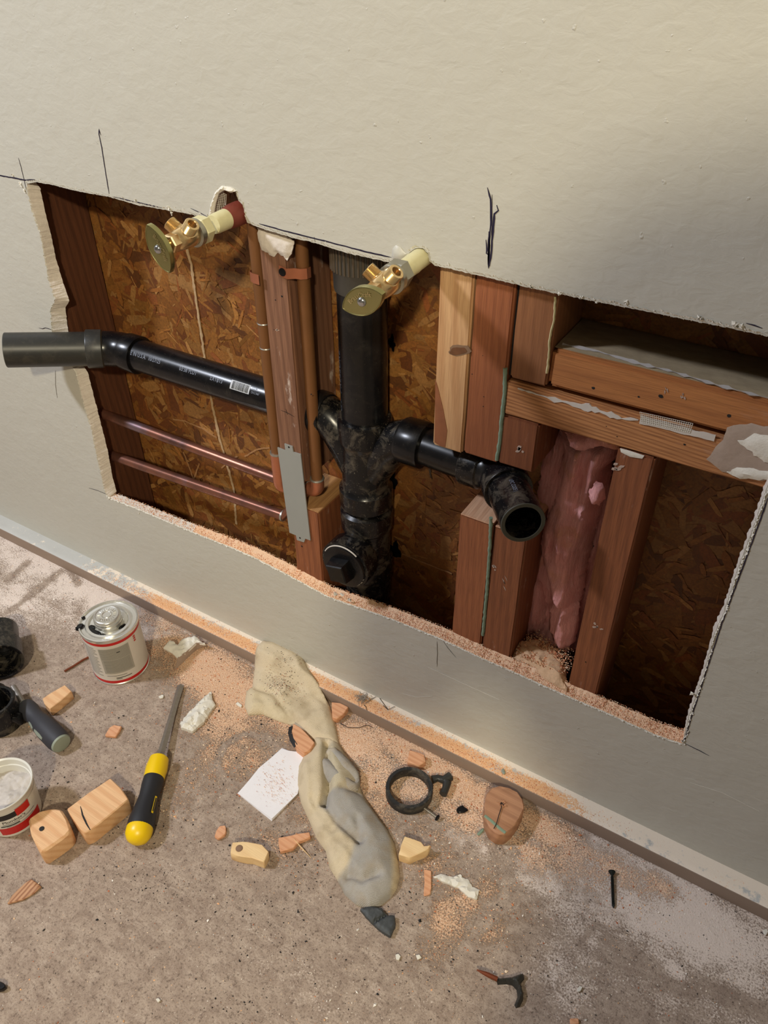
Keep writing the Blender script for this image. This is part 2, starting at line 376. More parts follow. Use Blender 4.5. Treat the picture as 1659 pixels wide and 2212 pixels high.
def floor_mat():
    s = N('dusty concrete floor'); a = s.n('VertexColor'); a.layer_name = 'Col'; sp = s.n('SeparateColor'); s.L(a.outputs[0], sp.inputs[0])
    wht, org, blk = sp.outputs[0], sp.outputs[1], sp.outputs[2]
    big = s.noise(7, detail=6, rough=.62); mid = s.noise(48, detail=7, rough=.7, dist=.5); fine = s.noise(420, detail=4, rough=.7); tro = s.noise(60, s.map(scale=(.5, 1.6, 1), rot=(0, 0, .6)), detail=5, dist=1.2)
    col = s.mix(big, lin(164, 146, 130), lin(188, 169, 153)); col = s.mix(s.ramp(mid, .40, .60, 0, .75), col, lin(146, 127, 113)); col = s.mix(s.ramp(tro, .52, .66, 0, .4), col, lin(198, 180, 164))
    col = s.mix(s.ramp(fine, .34, .48, .6, 0), col, lin(96, 80, 70)); pit = s.noise(170, detail=5, rough=.8)
    col = s.mix(s.ramp(pit, .37, .45, .7, 0), col, lin(84, 68, 58)); col = s.mix(s.ramp(pit, .58, .66, 0, .35), col, lin(206, 188, 172))
    # white gypsum dust lies in smears, scraped thin where the trowel ridges stand proud
    sm = s.noise(26, s.map(scale=(1, 1.5, 1), rot=(0, 0, .9)), detail=8, rough=.72, dist=1.0)
    wm = s.ramp(s.math('ADD', wht, s.math('MULTIPLY', s.math('SUBTRACT', s.math('ADD', s.math('MULTIPLY', sm, .42), s.math('MULTIPLY', fine, .58)), .5), 2.9)), .36, .66)
    col = s.mix(wm, col, s.mix(fine, lin(216, 198, 186), lin(240, 226, 214)))
    om = s.ramp(s.math('ADD', org, s.math('MULTIPLY', s.math('SUBTRACT', s.math('ADD', s.math('MULTIPLY', fine, .65), s.math('MULTIPLY', mid, .35)), .5), 2.6)), .32, .58)
    col = s.mix(s.math('MULTIPLY', om, .78), col, s.mix(s.ramp(s.noise(600, detail=2), .35, .65), lin(206, 152, 114), lin(248, 214, 180)))
    s.bump(s.math('ADD', s.math('ADD', mid, s.math('MULTIPLY', fine, .5)), s.math('MULTIPLY', om, .5)), .8, .0022); return s.out(col, .85, spec=.3)
M['floor'] = floor_mat()
def trim_mat():
    s = N('dusty metal trim'); a = s.n('VertexColor'); a.layer_name = 'Col'; sp = s.n('SeparateColor'); s.L(a.outputs[0], sp.inputs[0])
    col = s.mix(s.noise(14, detail=5), lin(176, 176, 172), lin(198, 198, 194)); fine = s.noise(520, detail=3, rough=.7); mid = s.noise(60, detail=5, rough=.7)
    wm = s.ramp(s.math('ADD', sp.outputs[0], s.math('MULTIPLY', s.math('SUBTRACT', mid, .5), 2)), .4, .6); col = s.mix(wm, col, lin(236, 222, 204))
    om = s.ramp(s.math('ADD', sp.outputs[1], s.math('MULTIPLY', s.math('SUBTRACT', s.math('ADD', s.math('MULTIPLY', fine, .6), s.math('MULTIPLY', mid, .4)), .5), 2.2)), .4, .58)
    col = s.mix(om, col, s.mix(s.noise(800, detail=2), lin(206, 146, 96), lin(240, 196, 150))); s.bump(fine, .4, .0008); return s.out(col, .5, spec=.5)
M['trim'] = trim_mat(); M['trimface'] = plain('brown-grey trim face', lin(150, 130, 114), .5, .2, var=.08, ns=12)
M['dustbeam'] = None
def dusty():
    s = N('dust-covered old wood'); n = s.noise(120, s.map(scale=(.4, 1, 1)), detail=6, rough=.7); col = s.mix(n, lin(172, 156, 126), lin(120, 104, 80)); col = s.mix(s.ramp(s.noise(60, detail=6, rough=.75), .62, .72, 0, .7), col, lin(176, 164, 144)); s.bump(n, .5, .001); return s.out(col, .95)
M['dustbeam'] = dusty()

# ------------------------------------------------------------------ the room
XL, XR, YB, ZC = -2.7, 1.5, -2.7, 2.42
def slab(name, x0, x1, y0, y1, z0, z1, mat):
    V, Fc = box(x0, x1, y0, y1, z0, z1, bev=0); return tag(obj(name, V, Fc, mat, smooth=False), kind='structure')
slab('ceiling', XL - .1, XR + .1, YB - .1, .2, ZC, ZC + .1, M['room'])
slab('wall_left', XL - .1, XL, YB, .0, 0, ZC, M['room'])
slab('wall_right', XR, XR + .1, YB, .0, 0, ZC, M['room'])
slab('wall_front', XL - .1, XR + .1, YB - .1, YB, 0, ZC, M['room'])

# wall with the sawn opening (front face traced on y=0, back edge on y=F)
def trace(px, Y, step=.0022, j=.0009, seed=0):
    P = resample([W(a, b, Y=Y) for a, b in px], step, False)
    for i, p in enumerate(P):
        q = p * 260; p.x += j * mnoise.noise(Vector((q.x, q.z, seed))); p.z += j * mnoise.noise(Vector((q.x, q.z, seed + 5)))
    return P
top_px = [(58, 397), (77, 393), (116, 400), (154, 410), (193, 418), (231, 424), (270, 435), (293, 442), (320, 447), (355, 453), (386, 458), (417, 464), (444, 472), (456, 470),
          (461, 453), (465, 433), (472, 414), (486, 408), (498, 415), (509, 412), (515, 433), (525, 443), (529, 460), (533, 480), (548, 487), (572, 496), (607, 506), (635, 515), (670, 522), (702, 532), (744, 545),
          (786, 555), (828, 564), (868, 571), (878, 562), (884, 545), (898, 536), (913, 536), (925, 548), (927, 564), (940, 574), (975, 581), (1010, 590), (1044, 597), (1083, 607), (1142, 621), (1197, 633),
          (1266, 647), (1335, 661), (1403, 674), (1495, 693), (1563, 706), (1659, 727), (1738, 742)]
right_px = [(1738, 742), (1720, 830), (1690, 950), (1660, 1042), (1625, 1143), (1594, 1226), (1563, 1322), (1541, 1372), (1517, 1462), (1487, 1548), (1474, 1606)]
bot_px = [(1474, 1606), (1420, 1588), (1377, 1569), (1292, 1531), (1249, 1513), (1181, 1483), (1099, 1446), (1050, 1425), (1005, 1404), (950, 1378), (900, 1358), (850, 1338),
          (789, 1316), (750, 1303), (709, 1288), (657, 1260), (609, 1234), (542, 1200), (510, 1186), (430, 1154), (355, 1123), (299, 1099), (235, 1075)]
left_px = [(235, 1075), (227, 1059), (211, 987), (199, 928), (187, 890), (176, 850), (166, 804), (140, 770), (122, 745), (114, 719), (110, 672), (120, 645), (106, 607), (102, 576), (89, 507), (69, 449), (58, 397)]
left_bk = [(252, 1062), (243, 1030), (232, 970), (222, 930), (212, 890), (201, 850), (190, 804), (165, 770), (150, 745), (148, 719), (141, 665), (150, 649), (139, 618), (121, 560), (112, 514), (98, 460), (86, 402)]
ft = trace(top_px, 0); fr = trace(right_px, 0, j=.0007); fb = trace(bot_px, 0, j=.001); fl = trace(left_px, 0, j=.0012)
loop = ft[:-1] + fr[:-1] + fb[:-1] + fl[:-1]
lbk = trace(left_bk, F, j=.0016, seed=3)
def at_frac(P, f): i = f * (len(P) - 1); k = min(int(i), len(P) - 2); return P[k].lerp(P[k + 1], i - k)
back = []
for p in ft[:-1]: back.append(p + Vector((.0006 * mnoise.noise(p * 300), F, .0012)))
for p in fr[:-1]: back.append(p + Vector((.0015 * mnoise.noise(p * 200) - .0025, F, 0)))
for p in fb[:-1]: back.append(p + Vector((0, F, .0018 * mnoise.noise(p * 120) + .0085 * min(1, max(.25, (p.x + .8) / .35)))))
for i in range(len(fl) - 1): back.append(at_frac(lbk, i / (len(fl) - 1)))
b = bmesh.new()
def fill(yv, loopv, flip):
    ov = [b.verts.new((x, yv, z)) for x, z in ((XL, 0), (XR, 0), (XR, ZC), (XL, ZC))]
    for k in range(4): b.edges.new((ov[k], ov[(k + 1) % 4]))
    iv = [b.verts.new(p) for p in loopv]
    for k in range(len(iv)): b.edges.new((iv[k], iv[(k + 1) % len(iv)]))
    es = [e for e in b.edges if not e.link_faces]
    r = bmesh.ops.triangle_fill(b, use_beauty=True, edges=es)
    return iv
i0 = fill(0, loop, False); nf = len(b.faces); i1 = fill(F, back, True); nb = len(b.faces)
for k in range(len(i0)): b.faces.new((i0[k], i0[(k + 1) % len(i0)], i1[(k + 1) % len(i0)], i1[k]))
b.verts.index_update(); V = [v.co.copy() for v in b.verts]; Fc = [tuple(v.index for v in f.verts) for f in b.faces]; b.free()
fmi = [0 if all(V[i].y < 1e-5 for i in q) else 1 for q in Fc]
for k in range(len(Fc)):
    if len(Fc[k]) != 4: continue
    c_ = sum((V[i] for i in Fc[k]), Vector()) / 4
    if c_.z < .235 and c_.x > -.62: fmi[k] = 2
wall = obj('wall_back', V, Fc, [M['wall'], M['gypsum'], M['dustygyp']], fm=fmi, smooth=False)
tag(wall, kind='structure')

# torn paper fringes round the cut, pulled tufts, drawn lines, scratches: parts of the wall
def fringe(P, w, out, jag, seed, prob=.9):
    V = []; Fc = []; out = Vector(out)
    for i in range(len(P) - 1):
        if mnoise.noise(Vector((i * .21, seed, 0))) > prob: continue
        a, c = P[i], P[i + 1]; y = -.0004 - .0012 * random.random(); k = len(V); h = w * (.35 + 1.1 * abs(mnoise.noise(Vector((i * .35, seed, 4)))) + jag * random.random())
        V += [a + Vector((0, .001, 0)), c + Vector((0, .001, 0)), c + out * h * random.uniform(.6, 1) + Vector((0, y, 0)), a + out * h + Vector((random.uniform(-1, 1) * .0008, y, 0)),
              a.lerp(c, .5) + out * -.0016 * random.random() + Vector((0, .003, -.0006))]
        Fc += [(k, k + 1, k + 2, k + 3), (k + 1, k, k + 4)]
    return V, Fc
obj('torn_paper_edge', *fringe(ft, .0046, (0, 0, 1), .5, 1), M['paper'], wall, smooth=False)
obj('torn_paper_edge', *fringe(fr, .0030, (1, 0, 0), .5, 2, .5), M['paper'], wall, smooth=False)
obj('torn_paper_edge', *fringe(fb, .0018, (0, 0, -1), .8, 3, .35), M['paper'], wall, smooth=False)
obj('torn_paper_edge', *fringe(fl, .0016, (-1, 0, 0), .5, 4, .3), M['paper'], wall, smooth=False)
def tuft(px, py, s, Y=0.0, mat='paper', par=wall, name='paper_tuft'):
    c = W(px, py, Y=Y); m = []
    for k in range(4):
        d = Vector((random.uniform(-1, 1), random.uniform(-.9, -.1), random.uniform(-1, 1))) * s * .5; V, Fc = prism([c + d + Vector((random.uniform(-s, s), -.001, random.uniform(-s, s))) * .7 for _ in range(4)], [c + d + Vector((random.uniform(-s, s), .001, random.uniform(-s, s))) * .7 for _ in range(4)], 0)
        m.append((V, Fc))
    return obj(name, *merge(*m), M[mat], par, smooth=False)
for px, py, s in [(44, 400), (52, 412), (292, 432), (366, 452), (372, 462), (27, 378), (1206, 634), (1255, 640), (1290, 655), (1352, 650), (1516, 682), (1585, 696), (1600, 702), (1148, 618), (212, 408)] and \
        [(44, 398, .004), (53, 412, .003), (28, 379, .002), (293, 433, .0025), (366, 450, .003), (372, 460, .0025), (1210, 634, .003), (1256, 642, .0025), (1288, 652, .002), (1353, 652, .002), (1512, 684, .003),
         (1588, 698, .003), (1600, 704, .003), (1147, 618, .003), (235, 1075, .004), (1495, 1497, .004), (1475, 1600, .003), (740, 1285, .004), (755, 1295, .003), (725, 1282, .004), (300, 1108, .0015)]:
    tuft(px, py, s)
def stroke(name, px, w, mat, par=wall, Y=0., nrm=(0, -1, 0)):
    P = rough_line(px, Y=Y); n = len(P); ws = [w * (.75 + .5 * abs(mnoise.noise(p * 90))) * min(1, .3 + min(i, n - 1 - i) / 3) for i, p in enumerate(P)]
    return obj(name, *ribbon(P, ws, nrm, .0002, .0002), M[mat], par, smooth=False)
for px, w in [([(-30, 374), (0, 379), (28, 384), (52, 389), (76, 388)], .0019), ([(40, 341), (46, 362), (52, 386), (57, 410)], .0011), ([(236, 419), (228, 370), (220, 318), (214, 290), (214, 279), (218, 292)], .0015),
              ([(246, 425), (280, 433), (320, 442), (350, 449)], .0013), ([(412, 450), (428, 457), (448, 468)], .0011), ([(560, 483), (620, 500), (700, 520), (780, 541), (846, 556)], .0016),
              ([(84, 708), (92, 710), (98, 708), (112, 712)], .0012), ([(192, 1054), (210, 1059), (232, 1068)], .0009), ([(679, 512), (681, 522)], .0012), ([(1612, 698), (1630, 703), (1646, 709)], .0016),
              ([(1659, 1075), (1640, 1130), (1600, 1238), (1560, 1345), (1520, 1468), (1490, 1560), (1479, 1600)], .0015), ([(1480, 1606), (1505, 1618), (1532, 1632)], .0011), ([(1474, 1600), (1482, 1592), (1490, 1580)], .001),
              ([(1053, 405), (1060, 430), (1061, 470), (1058, 520), (1055, 560), (1055, 580)], .0017), ([(1063, 420), (1063, 470), (1062, 520)], .0009), ([(1073, 443), (1077, 455), (1068, 462), (1065, 500), (1062, 540), (1058, 575)], .0024),
              ([(1050, 518), (1052, 540), (1051, 547), (1057, 552)], .0022), ([(1057, 500), (1056, 540), (1056, 578)], .003)]:
    stroke('marker_line', px, w, 'marker')
for px in [[(944, 1385), (945, 1410), (944, 1440)], [(958, 1385), (968, 1400), (985, 1420)], [(120, 800), (120, 830), (124, 860)]]:
    stroke('pencil_line', px, .0007, 'pencil')
for px in [[(925, 1441), (1000, 1476), (1080, 1512)], [(870, 1498), (900, 1506), (935, 1504)], [(1490, 1690), (1560, 1712), (1640, 1752)]]:
    stroke('paint_scratch', px, .0006, 'paper')
# paint torn back beside the left valve, paper flap beside the right valve
V, Fc, _ = pillow([xz(W(a, b, Y=0)) for a, b in [(452, 470), (457, 440), (466, 415), (480, 401), (500, 404), (512, 412), (500, 416), (486, 410), (474, 418), (467, 440), (462, 470)]], lambda p, d: .0015 + 1.2 * np.minimum(d, .003), wl(0), .002)
obj('peeled_paint', V, Fc, M['paper'], wall)
V, Fc, _ = pillow([xz(W(a, b, Y=0)) for a, b in [(846, 560), (849, 536), (856, 529), (866, 533), (872, 541), (880, 548), (872, 566)]], lambda p, d: .001 + .8 * np.minimum(d, .004), wl(0), .003)
obj('peeled_paint', V, Fc, M['wall'], wall)
# glass-fibre mesh tape left in the notch
def mesh_tape(px, Y, step, par=None, slant=0):
    a, c, d, e = [W(x, y, Y=Y) for x, y in px]; m = []
    n = max(3, int((c - a).length / step)); k = max(3, int((e - a).length / step))
    for i in range(n + 1): m.append(tube([a.lerp(c, i / n), e.lerp(d, i / n)], .00022, 4))
    for i in range(k + 1): m.append(tube([a.lerp(e, i / k), c.lerp(d, i / k)], .00022, 4))
    return merge(*m)
obj('mesh_tape', *mesh_tape([(472, 414), (489, 420), (487, 455), (464, 458)], .003, .0022), M['paper'], wall, smooth=False)

# ------------------------------------------------------------------ floor
def axis_pts(lo, a, b, hi, st):
    return np.concatenate([np.linspace(lo, a, 12, endpoint=False), np.arange(a, b, st), np.linspace(b, hi, 12)])
gx = axis_pts(XL, -1.35, .5, XR, .004); gy = axis_pts(YB, -.72, 0.0, .1, .004)
X, Y = np.meshgrid(gx, gy); PX = np.stack([X.ravel(), Y.ravel()], 1)
def blob(P, px, py, rx, ry, s, ang=0.):
    c = W(px, py, Z=0); d = P - np.array([c.x, c.y]); ca, sa = math.cos(ang), math.sin(ang); u = (d[:, 0] * ca + d[:, 1] * sa) / rx; v = (-d[:, 0] * sa + d[:, 1] * ca) / ry
    return s * np.exp(-(u * u + v * v) * .9)
WH = [(880, 1700, .18, .05, .30), (1080, 1820, .12, .05, .42), (760, 1640, .08, .03, .35), (1330, 2050, .07, .02, .45), (1200, 2080, .05, .04, .35), (1480, 2110, .06, .012, .5), (700, 2130, .2, .05, .18), (60, 1200, .22, .07, .55), (230, 1290, .20, .055, .60), (20, 1290, .12, .06, .5), (120, 1330, .12, .05, .35), (330, 1380, .04, .03, .4), (780, 1620, .10, .02, .3, ), (830, 1660, .06, .025, .45), (760, 1570, .3, .012, .35),
      (1180, 1900, .10, .05, .35), (1330, 1900, .12, .06, .62), (1450, 1960, .12, .05, .72), (1560, 2010, .10, .04, .5), (1620, 2120, .10, .05, .40), (1400, 2080, .09, .05, .38), (1240, 2150, .03, .06, .35), (1550, 2180, .12, .02, .35),
      (980, 1790, .10, .03, .25), (1100, 1850, .07, .03, .3), (1500, 1880, .14, .03, .5), (930, 2180, .02, .02, .2)]
OR = [(290, 1330, .05, .02, .3), (640, 1480, .12, .02, .4), (860, 1600, .12, .03, .45), (1040, 1720, .10, .03, .5), (700, 1640, .05, .04, .5), (470, 1640, .05, .05, .35), (830, 1730, .04, .06, .4), (1240, 1880, .1, .04, .35), (930, 1850, .06, .06, .35), (400, 1400, .07, .035, .52), (450, 1450, .09, .06, .68), (520, 1500, .07, .05, .62), (480, 1560, .08, .05, .5), (340, 1340, .08, .025, .4), (560, 1650, .08, .05, .38), (620, 1560, .06, .04, .5), (760, 1600, .06, .04, .66), (800, 1680, .06, .05, .5),
      (880, 1620, .06, .03, .5), (960, 1680, .06, .03, .75), (900, 1700, .05, .04, .45), (1000, 1760, .06, .04, .5), (1130, 1840, .06, .03, .45), (1180, 1790, .06, .03, .55), (700, 1760, .06, .05, .4), (1080, 1930, .05, .04, .4), (1330, 1880, .08, .03, .4),
      (960, 2000, .03, .05, .5), (1010, 1960, .04, .03, .45), (1420, 1910, .03, .02, .5), (600, 1830, .06, .03, .35), (330, 1400, .05, .04, .4), (400, 1700, .05, .08, .28), (1060, 2010, .03, .02, .4), (20, 1370, .02, .01, .5), (1250, 1830, .05, .02, .4)]
def mask(P, L): 
    m = np.zeros(len(P))
    for q in L: m = np.maximum(m, blob(P, *q)) + .25 * np.minimum(m, blob(P, *q))
    return np.minimum(m * 1.16, .86)
wmask = mask(PX, WH); wmask = np.maximum(wmask, .55 * np.exp(-np.abs(PX[:, 1] + .036) / .007) * (PX[:, 1] > -.3)); omask = mask(PX, OR)
# clear ring stain and knee prints pressed into the dust
rc = W(535, 1640, Z=0); rd = np.abs(np.linalg.norm(PX - np.array([rc.x, rc.y]), axis=1) - .045); omask = omask * (1 - .8 * np.exp(-(rd / .006) ** 2)); wmask = wmask * (1 - .5 * np.exp(-(rd / .006) ** 2))
for (x0, y0, x1, y1, w) in [(1060, 1810, 1075, 1870, .010), (1105, 1840, 1085, 1900, .011), (1010, 1840, 1020, 1880, .012), (1120, 1930, 1040, 1985, .013), (1310, 2030, 1420, 2090, .012), (1300, 2060, 1480, 2140, .010), (1290, 1995, 1250, 2040, .004), (1500, 2120, 1640, 2180, .012),
                            (60, 1290, 130, 1235, .008), (20, 1250, 60, 1215, .008), (150, 1230, 170, 1260, .008), (20, 1320, 90, 1270, .006)]:
    a, c = W(x0, y0, Z=0), W(x1, y1, Z=0); a = np.array([a.x, a.y]); c = np.array([c.x, c.y]); t = np.clip((PX - a) @ (c - a) / ((c - a) @ (c - a)), 0, 1); dd = np.linalg.norm(PX - (a + t[:, None] * (c - a)), axis=1)
    k = 1 - .85 * np.exp(-(dd / w) ** 2); wmask *= k; omask *= k
nx, ny = len(gx), len(gy); idx = np.arange(nx * ny).reshape(ny, nx)
Fc = np.stack([idx[:-1, :-1], idx[:-1, 1:], idx[1:, 1:], idx[1:, :-1]], -1).reshape(-1, 4)
C = np.stack([wmask, omask, np.zeros_like(wmask), np.ones_like(wmask)], 1)
V = np.stack([PX[:, 0], PX[:, 1], np.zeros(len(PX))], 1)
floor = obj('floor', V, Fc, M['floor'], smooth=False, colors=C, recalc=False); tag(floor, kind='structure')

# metal trim strip along the foot of the wall
SH, SW = .0241, .0314
xs = np.arange(XL, XR, .01); prof = [(0, SH), (-.01, SH + .0002), (-.02, SH), (-SW + .0012, SH), (-SW, SH - .0012), (-SW, 0.0004)]
V = []; Cc = []
for x in xs:
    for (y, z) in prof: V.append((x, y, z))
P3 = np.array(V)
o1 = np.zeros(len(P3)); w1 = np.zeros(len(P3))
def xr(px): return W(px, 1110 + .4845 * px + 12, Z=SH).x
for i, (x, y, z) in enumerate(P3):
    f = lambda a, b_, t: max(0, min(1, (t - a) / (b_ - a)))
    on = f(xr(170), xr(380), x) * (1 - .75 * f(xr(1180), xr(1330), x))
    o1[i] = on * (.72 - .9 * max(0, (y + .012) / .012)) + .18 * mnoise.noise(Vector((x * 12, 0, 0))); w1[i] = .15 + .5 * f(-.011, -.002, y) * f(xr(200), xr(420), x) + .35 * f(xr(150), xr(260), x) + .2 * mnoise.noise(Vector((x * 9, 3, 0))) + .25 * f(xr(1150), xr(1300), x)
n = len(prof); Fc = []; fm = []
for i in range(len(xs) - 1):
    for k in range(n - 1): Fc.append((i * n + k, i * n + k + 1, (i + 1) * n + k + 1, (i + 1) * n + k)); fm.append(0 if k < 3 else 1)
o = obj('trim_1', P3, Fc, [M['trim'], M['trimface']], fm=fm, colors=np.stack([w1, o1, o1 * 0, o1 * 0 + 1], 1), sharp=50)
tag(o, kind='structure')

# ------------------------------------------------------------------ sheathing with its strands
blot_later = []
osb = thing('sheathing_board', 'orange-brown strand board forming the back of the open wall cavity', 'board', (-.3, K, 0))
obj('panel', *box(-1.1, .55, K, K + .011, 0, 1.25, 0), wood('strand board base', lin(150, 98, 48), lin(124, 76, 34), 'X'), osb, smooth=False)
pal = np.array([lin(*c)[:3] for c in [(176, 120, 58), (166, 108, 48), (156, 98, 42), (188, 134, 74), (148, 88, 38), (134, 76, 34), (172, 112, 52), (162, 102, 46), (184, 132, 74), (124, 74, 34), (160, 92, 44), (170, 114, 52), (160, 104, 44)]])
def strands(n, region, lmin, lmax, ydepth):
    V = np.zeros((n, 8, 3)); Fc = []; C = np.zeros((n, 8, 4)); C[..., 3] = 1
    for i in range(n):
        x = random.uniform(region[0], region[1]); z = random.uniform(region[2], region[3]); a = random.gauss(.0, .9) + (1.57 if random.random() < .3 else 0); L = random.uniform(lmin, lmax); w = random.uniform(.2, .38) * L if random.random() < .7 else random.uniform(.06, .15) * L
        ca, sa = math.cos(a), math.sin(a); y = K - random.uniform(.0001, ydepth); tl = random.uniform(-.02, .02)
        pts = [(-L / 2, -w / 2 * random.uniform(.2, 1)), (-L / 4, -w / 2 * random.uniform(.7, 1.1)), (L / 4, -w / 2 * random.uniform(.7, 1.1)), (L / 2, -w / 2 * random.uniform(.1, 1)),
               (L / 2 * random.uniform(.8, 1), w / 2 * random.uniform(.1, 1)), (L / 4, w / 2 * random.uniform(.7, 1.1)), (-L / 4, w / 2 * random.uniform(.7, 1.1)), (-L / 2 * random.uniform(.8, 1), w / 2 * random.uniform(.1, 1))]
        for k, (u, v) in enumerate(pts): V[i, k] = (x + u * ca - v * sa, y + tl * v, z + u * sa + v * ca)
        C[i, :, :3] = pal[random.randrange(len(pal))] * random.uniform(.86, 1.08) * .75; k = i * 8; Fc.append(tuple(range(k, k + 8)))
    return V.reshape(-1, 3), Fc, C.reshape(-1, 4)
V, Fc, C = strands(5200, (-.9, .22, .10, .80), .022, .080, .0012)
tag(obj('strands', V, Fc, M['strand'], osb, smooth=False, colors=C, recalc=False), kind='stuff')
def strands2(n):
    V, Fc, C = strands(n, (-.9, .22, .10, .80), .006, .034, .0016); V = V.copy(); C[:, :3] *= 1.25; return V, Fc, C
V, Fc, C = strands2(2600); V[:, 1] -= .0004
tag(obj('splinters', V, Fc, M['strand'], osb, smooth=False, colors=C, recalc=False), kind='stuff')
for px, rx, rz in (((848, 742), .004, .009), ((850, 1036), .006, .014), ((853, 1188), .010, .013), ((838, 1012), .004, .008), ((930, 1020), .0015, .009), ((600, 500), .002, .002)): blot_later.append((px, rx, rz))
P = rough_line([(402, 520), (415, 570), (425, 640), (437, 720), (445, 780), (460, 870), (475, 940), (492, 1000), (508, 1060), (512, 1130)], Y=K, step=.003, j=.0012)
obj('caulk_line', *ribbon(P, [.003 + .004 * abs(mnoise.noise(p * 120)) for p in P], (0, -1, 0), .0016, .0012), plain('smeared glue line', lin(208, 176, 136), .7, var=.25, ns=200), osb)
for k in range(3):
    Q = [p + Vector((.0016 * mnoise.noise(p * 70 + Vector((k * 9, 0, 0))) * 2, -.0003 * k, 0)) for p in P]; obj('caulk_smear', *ribbon(Q, [max(.0003, .0055 * mnoise.noise(p * 55 + Vector((0, k * 5, 0)))) for p in Q], (0, -1, 0), .0018, .0006), plain('pale smear', lin(206, 172, 132), .7, var=.25, ns=200), osb)
for px in [[(375, 905), (400, 908), (440, 925), (470, 945)], [(398, 975), (420, 1035), (432, 1000)], [(530, 985), (560, 968), (585, 966)], [(480, 1010), (500, 990), (515, 985)], [(870, 1195), (920, 1215), (978, 1238)]]:
    P = rough_line(px, Y=K, step=.003, j=.001); obj('glue_streak', *ribbon(P, .0025, (0, -1, 0), .0016, .0006), plain('thin glue', lin(190, 140, 92), .7, var=.3, ns=200), osb)

# ------------------------------------------------------------------ framing
def stud(label, x0, x1, z0, z1, mat, y0=F, y1=K - .0018, name='wall_stud', bev=.0022, cat='stud', jit=.0005):
    V, Fc = box(x0, x1, y0, y1, z0, z1, bev, 2, 5, jit); return tag(obj(name, V, Fc, M[mat], sharp=50), label, cat)
stud('dark red-brown stud along the left edge of the opening', -.863, -.8215, .04, 1.2, 'stud_dark')
mid = stud('weathered stud left of the black vent stack, strapped copper risers on its sides', -.4312, -.3915, .392, 1.2, 'stud_mid')
low = stud('short lower stud below the steel nail plate', -.4205, -.3705, .04, .3465, 'stud_chalk')
b1 = stud('pale yellow board with oval knot right of the vent stack, sawn off below', -.1945, -.1555, .519, 1.2, 'stud_pale')
b2 = stud('orange-brown upper stud between the pale knotty board and the dark gap', -.1535, -.1105, .5215, 1.2, 'stud_orange')
b3 = stud('brown upper stud right of the dark gap, ending on the plate', -.1068, -.0660, .6315, 1.2, 'stud_brown')
b4 = stud('short stud block under the left end of the plate, above the pipe outlet', -.1105, -.0675, .5225, .5855, 'stud_chalk')
c1 = stud('smooth brown lower stud left of the green sealant line', -.1525, -.1080, .04, .4318, 'stud_orange')
c2 = stud('chalk-marked lower stud right of the green sealant line', -.1058, -.0640, .04, .4318, 'stud_chalk')
endm = wood('pale sawn end grain', lin(226, 184, 150), lin(196, 146, 112), 'Y', rings=60, dist=1.5)
for st_, x0_, x1_ in ((c1, -.1520, -.1085), (c2, -.1053, -.0645)): obj('sawn_end', *box(x0_, x1_, F + .0006, K - .003, .4305, .4324, .0006), endm, st_)
obj('sawn_end', *box(-.4198, -.3712, F + .0006, K - .003, .3450, .3471, .0006), wood('tan sawn end grain', lin(176, 132, 84), lin(140, 98, 60), 'Y', rings=60, dist=1.5), low)
rs = stud('orange stud right of the pink insulation', .0185, -.0185 + .075, .04, .5855, 'stud_chalk')
beam = stud('orange beam with a dusty top, upper of the two cross pieces at right', -.0655, .60, .6330, .6743, 'beam', name='cross_beam', bev=.0045, cat='beam')
plate = stud('fine grained cross plate under the orange beam, plaster stuck on its right end', -.1095, .60, .5865, .6275, 'plate', name='cross_plate', cat='beam')
stud('dark stud at the right side of the cavity, behind the drywall', .19, .23, .04, .585, 'stud_dark')
tag(obj('bottom_plate', *box(-1.1, .6, F + .0002, K - .002, 0, .038, .001), M['stud_dark']), 'dark bottom plate in the foot of the cavity', 'board')
# dust on top of the beam
V, Fc, _ = pillow([(-.0645, F + .007), (.59, F + .007), (.59, K - .003), (-.0645, K - .003)], lambda p, d: .6749 + .0009 * np.minimum(1, d / .006) + .0006 * nz(p, 90), up, .006, base=lambda a: .6742)
tag(obj('dust_layer', V, Fc, M['dustbeam'], beam), kind='stuff')
P = rough_line([(1212, 748), (1290, 764), (1370, 788), (1450, 808), (1550, 838), (1659, 866)], Z=.6755, step=.004, j=.001)
P = [p + Vector((0, .004, 0)) for p in P]
obj('dust_ridge', *ribbon(P, [max(.0004, .0045 * (.5 + 1.2 * mnoise.noise(p * 110))) for p in P], (0, -.5, .85), .0006, .001), plain('pale dust', lin(170, 164, 160), .95), beam)
# knots, nail holes, stains
def blot(px, Y, rx, rz, mat, par, name, th=.0004, ang=0., jag=.3):
    c = W(*px, Y=Y) if isinstance(px, tuple) else px; pts = []
    for k in range(16):
        q = k / 16 * 6.283; r = 1 + jag * mnoise.noise(Vector((math.cos(q) * 1.5, math.sin(q) * 1.5, c.x * 90))); x, z = rx * r * math.cos(q), rz * r * math.sin(q)
        pts.append((c.x + x * math.cos(ang) - z * math.sin(ang), c.z + x * math.sin(ang) + z * math.cos(ang)))
    return obj(name, *prism([Vector((x, c.y - th, z)) for x, z in pts], [Vector((x, c.y + .0006, z)) for x, z in pts], 0), M[mat] if isinstance(mat, str) else mat, par, smooth=False)
kn = plain('dark knot', lin(120, 78, 48), .6, var=.3, ns=120); kn2 = plain('grey knot rim', lin(150, 118, 92), .7, var=.3)
blot((993, 757), F, .0150, .0062, kn2, b1, 'knot_rim', .0005, .35); blot((990, 758), F, .0115, .0042, kn, b1, 'knot', .0009, .35)
st = plain('brown edge', lin(150, 92, 58), .65, var=.2)
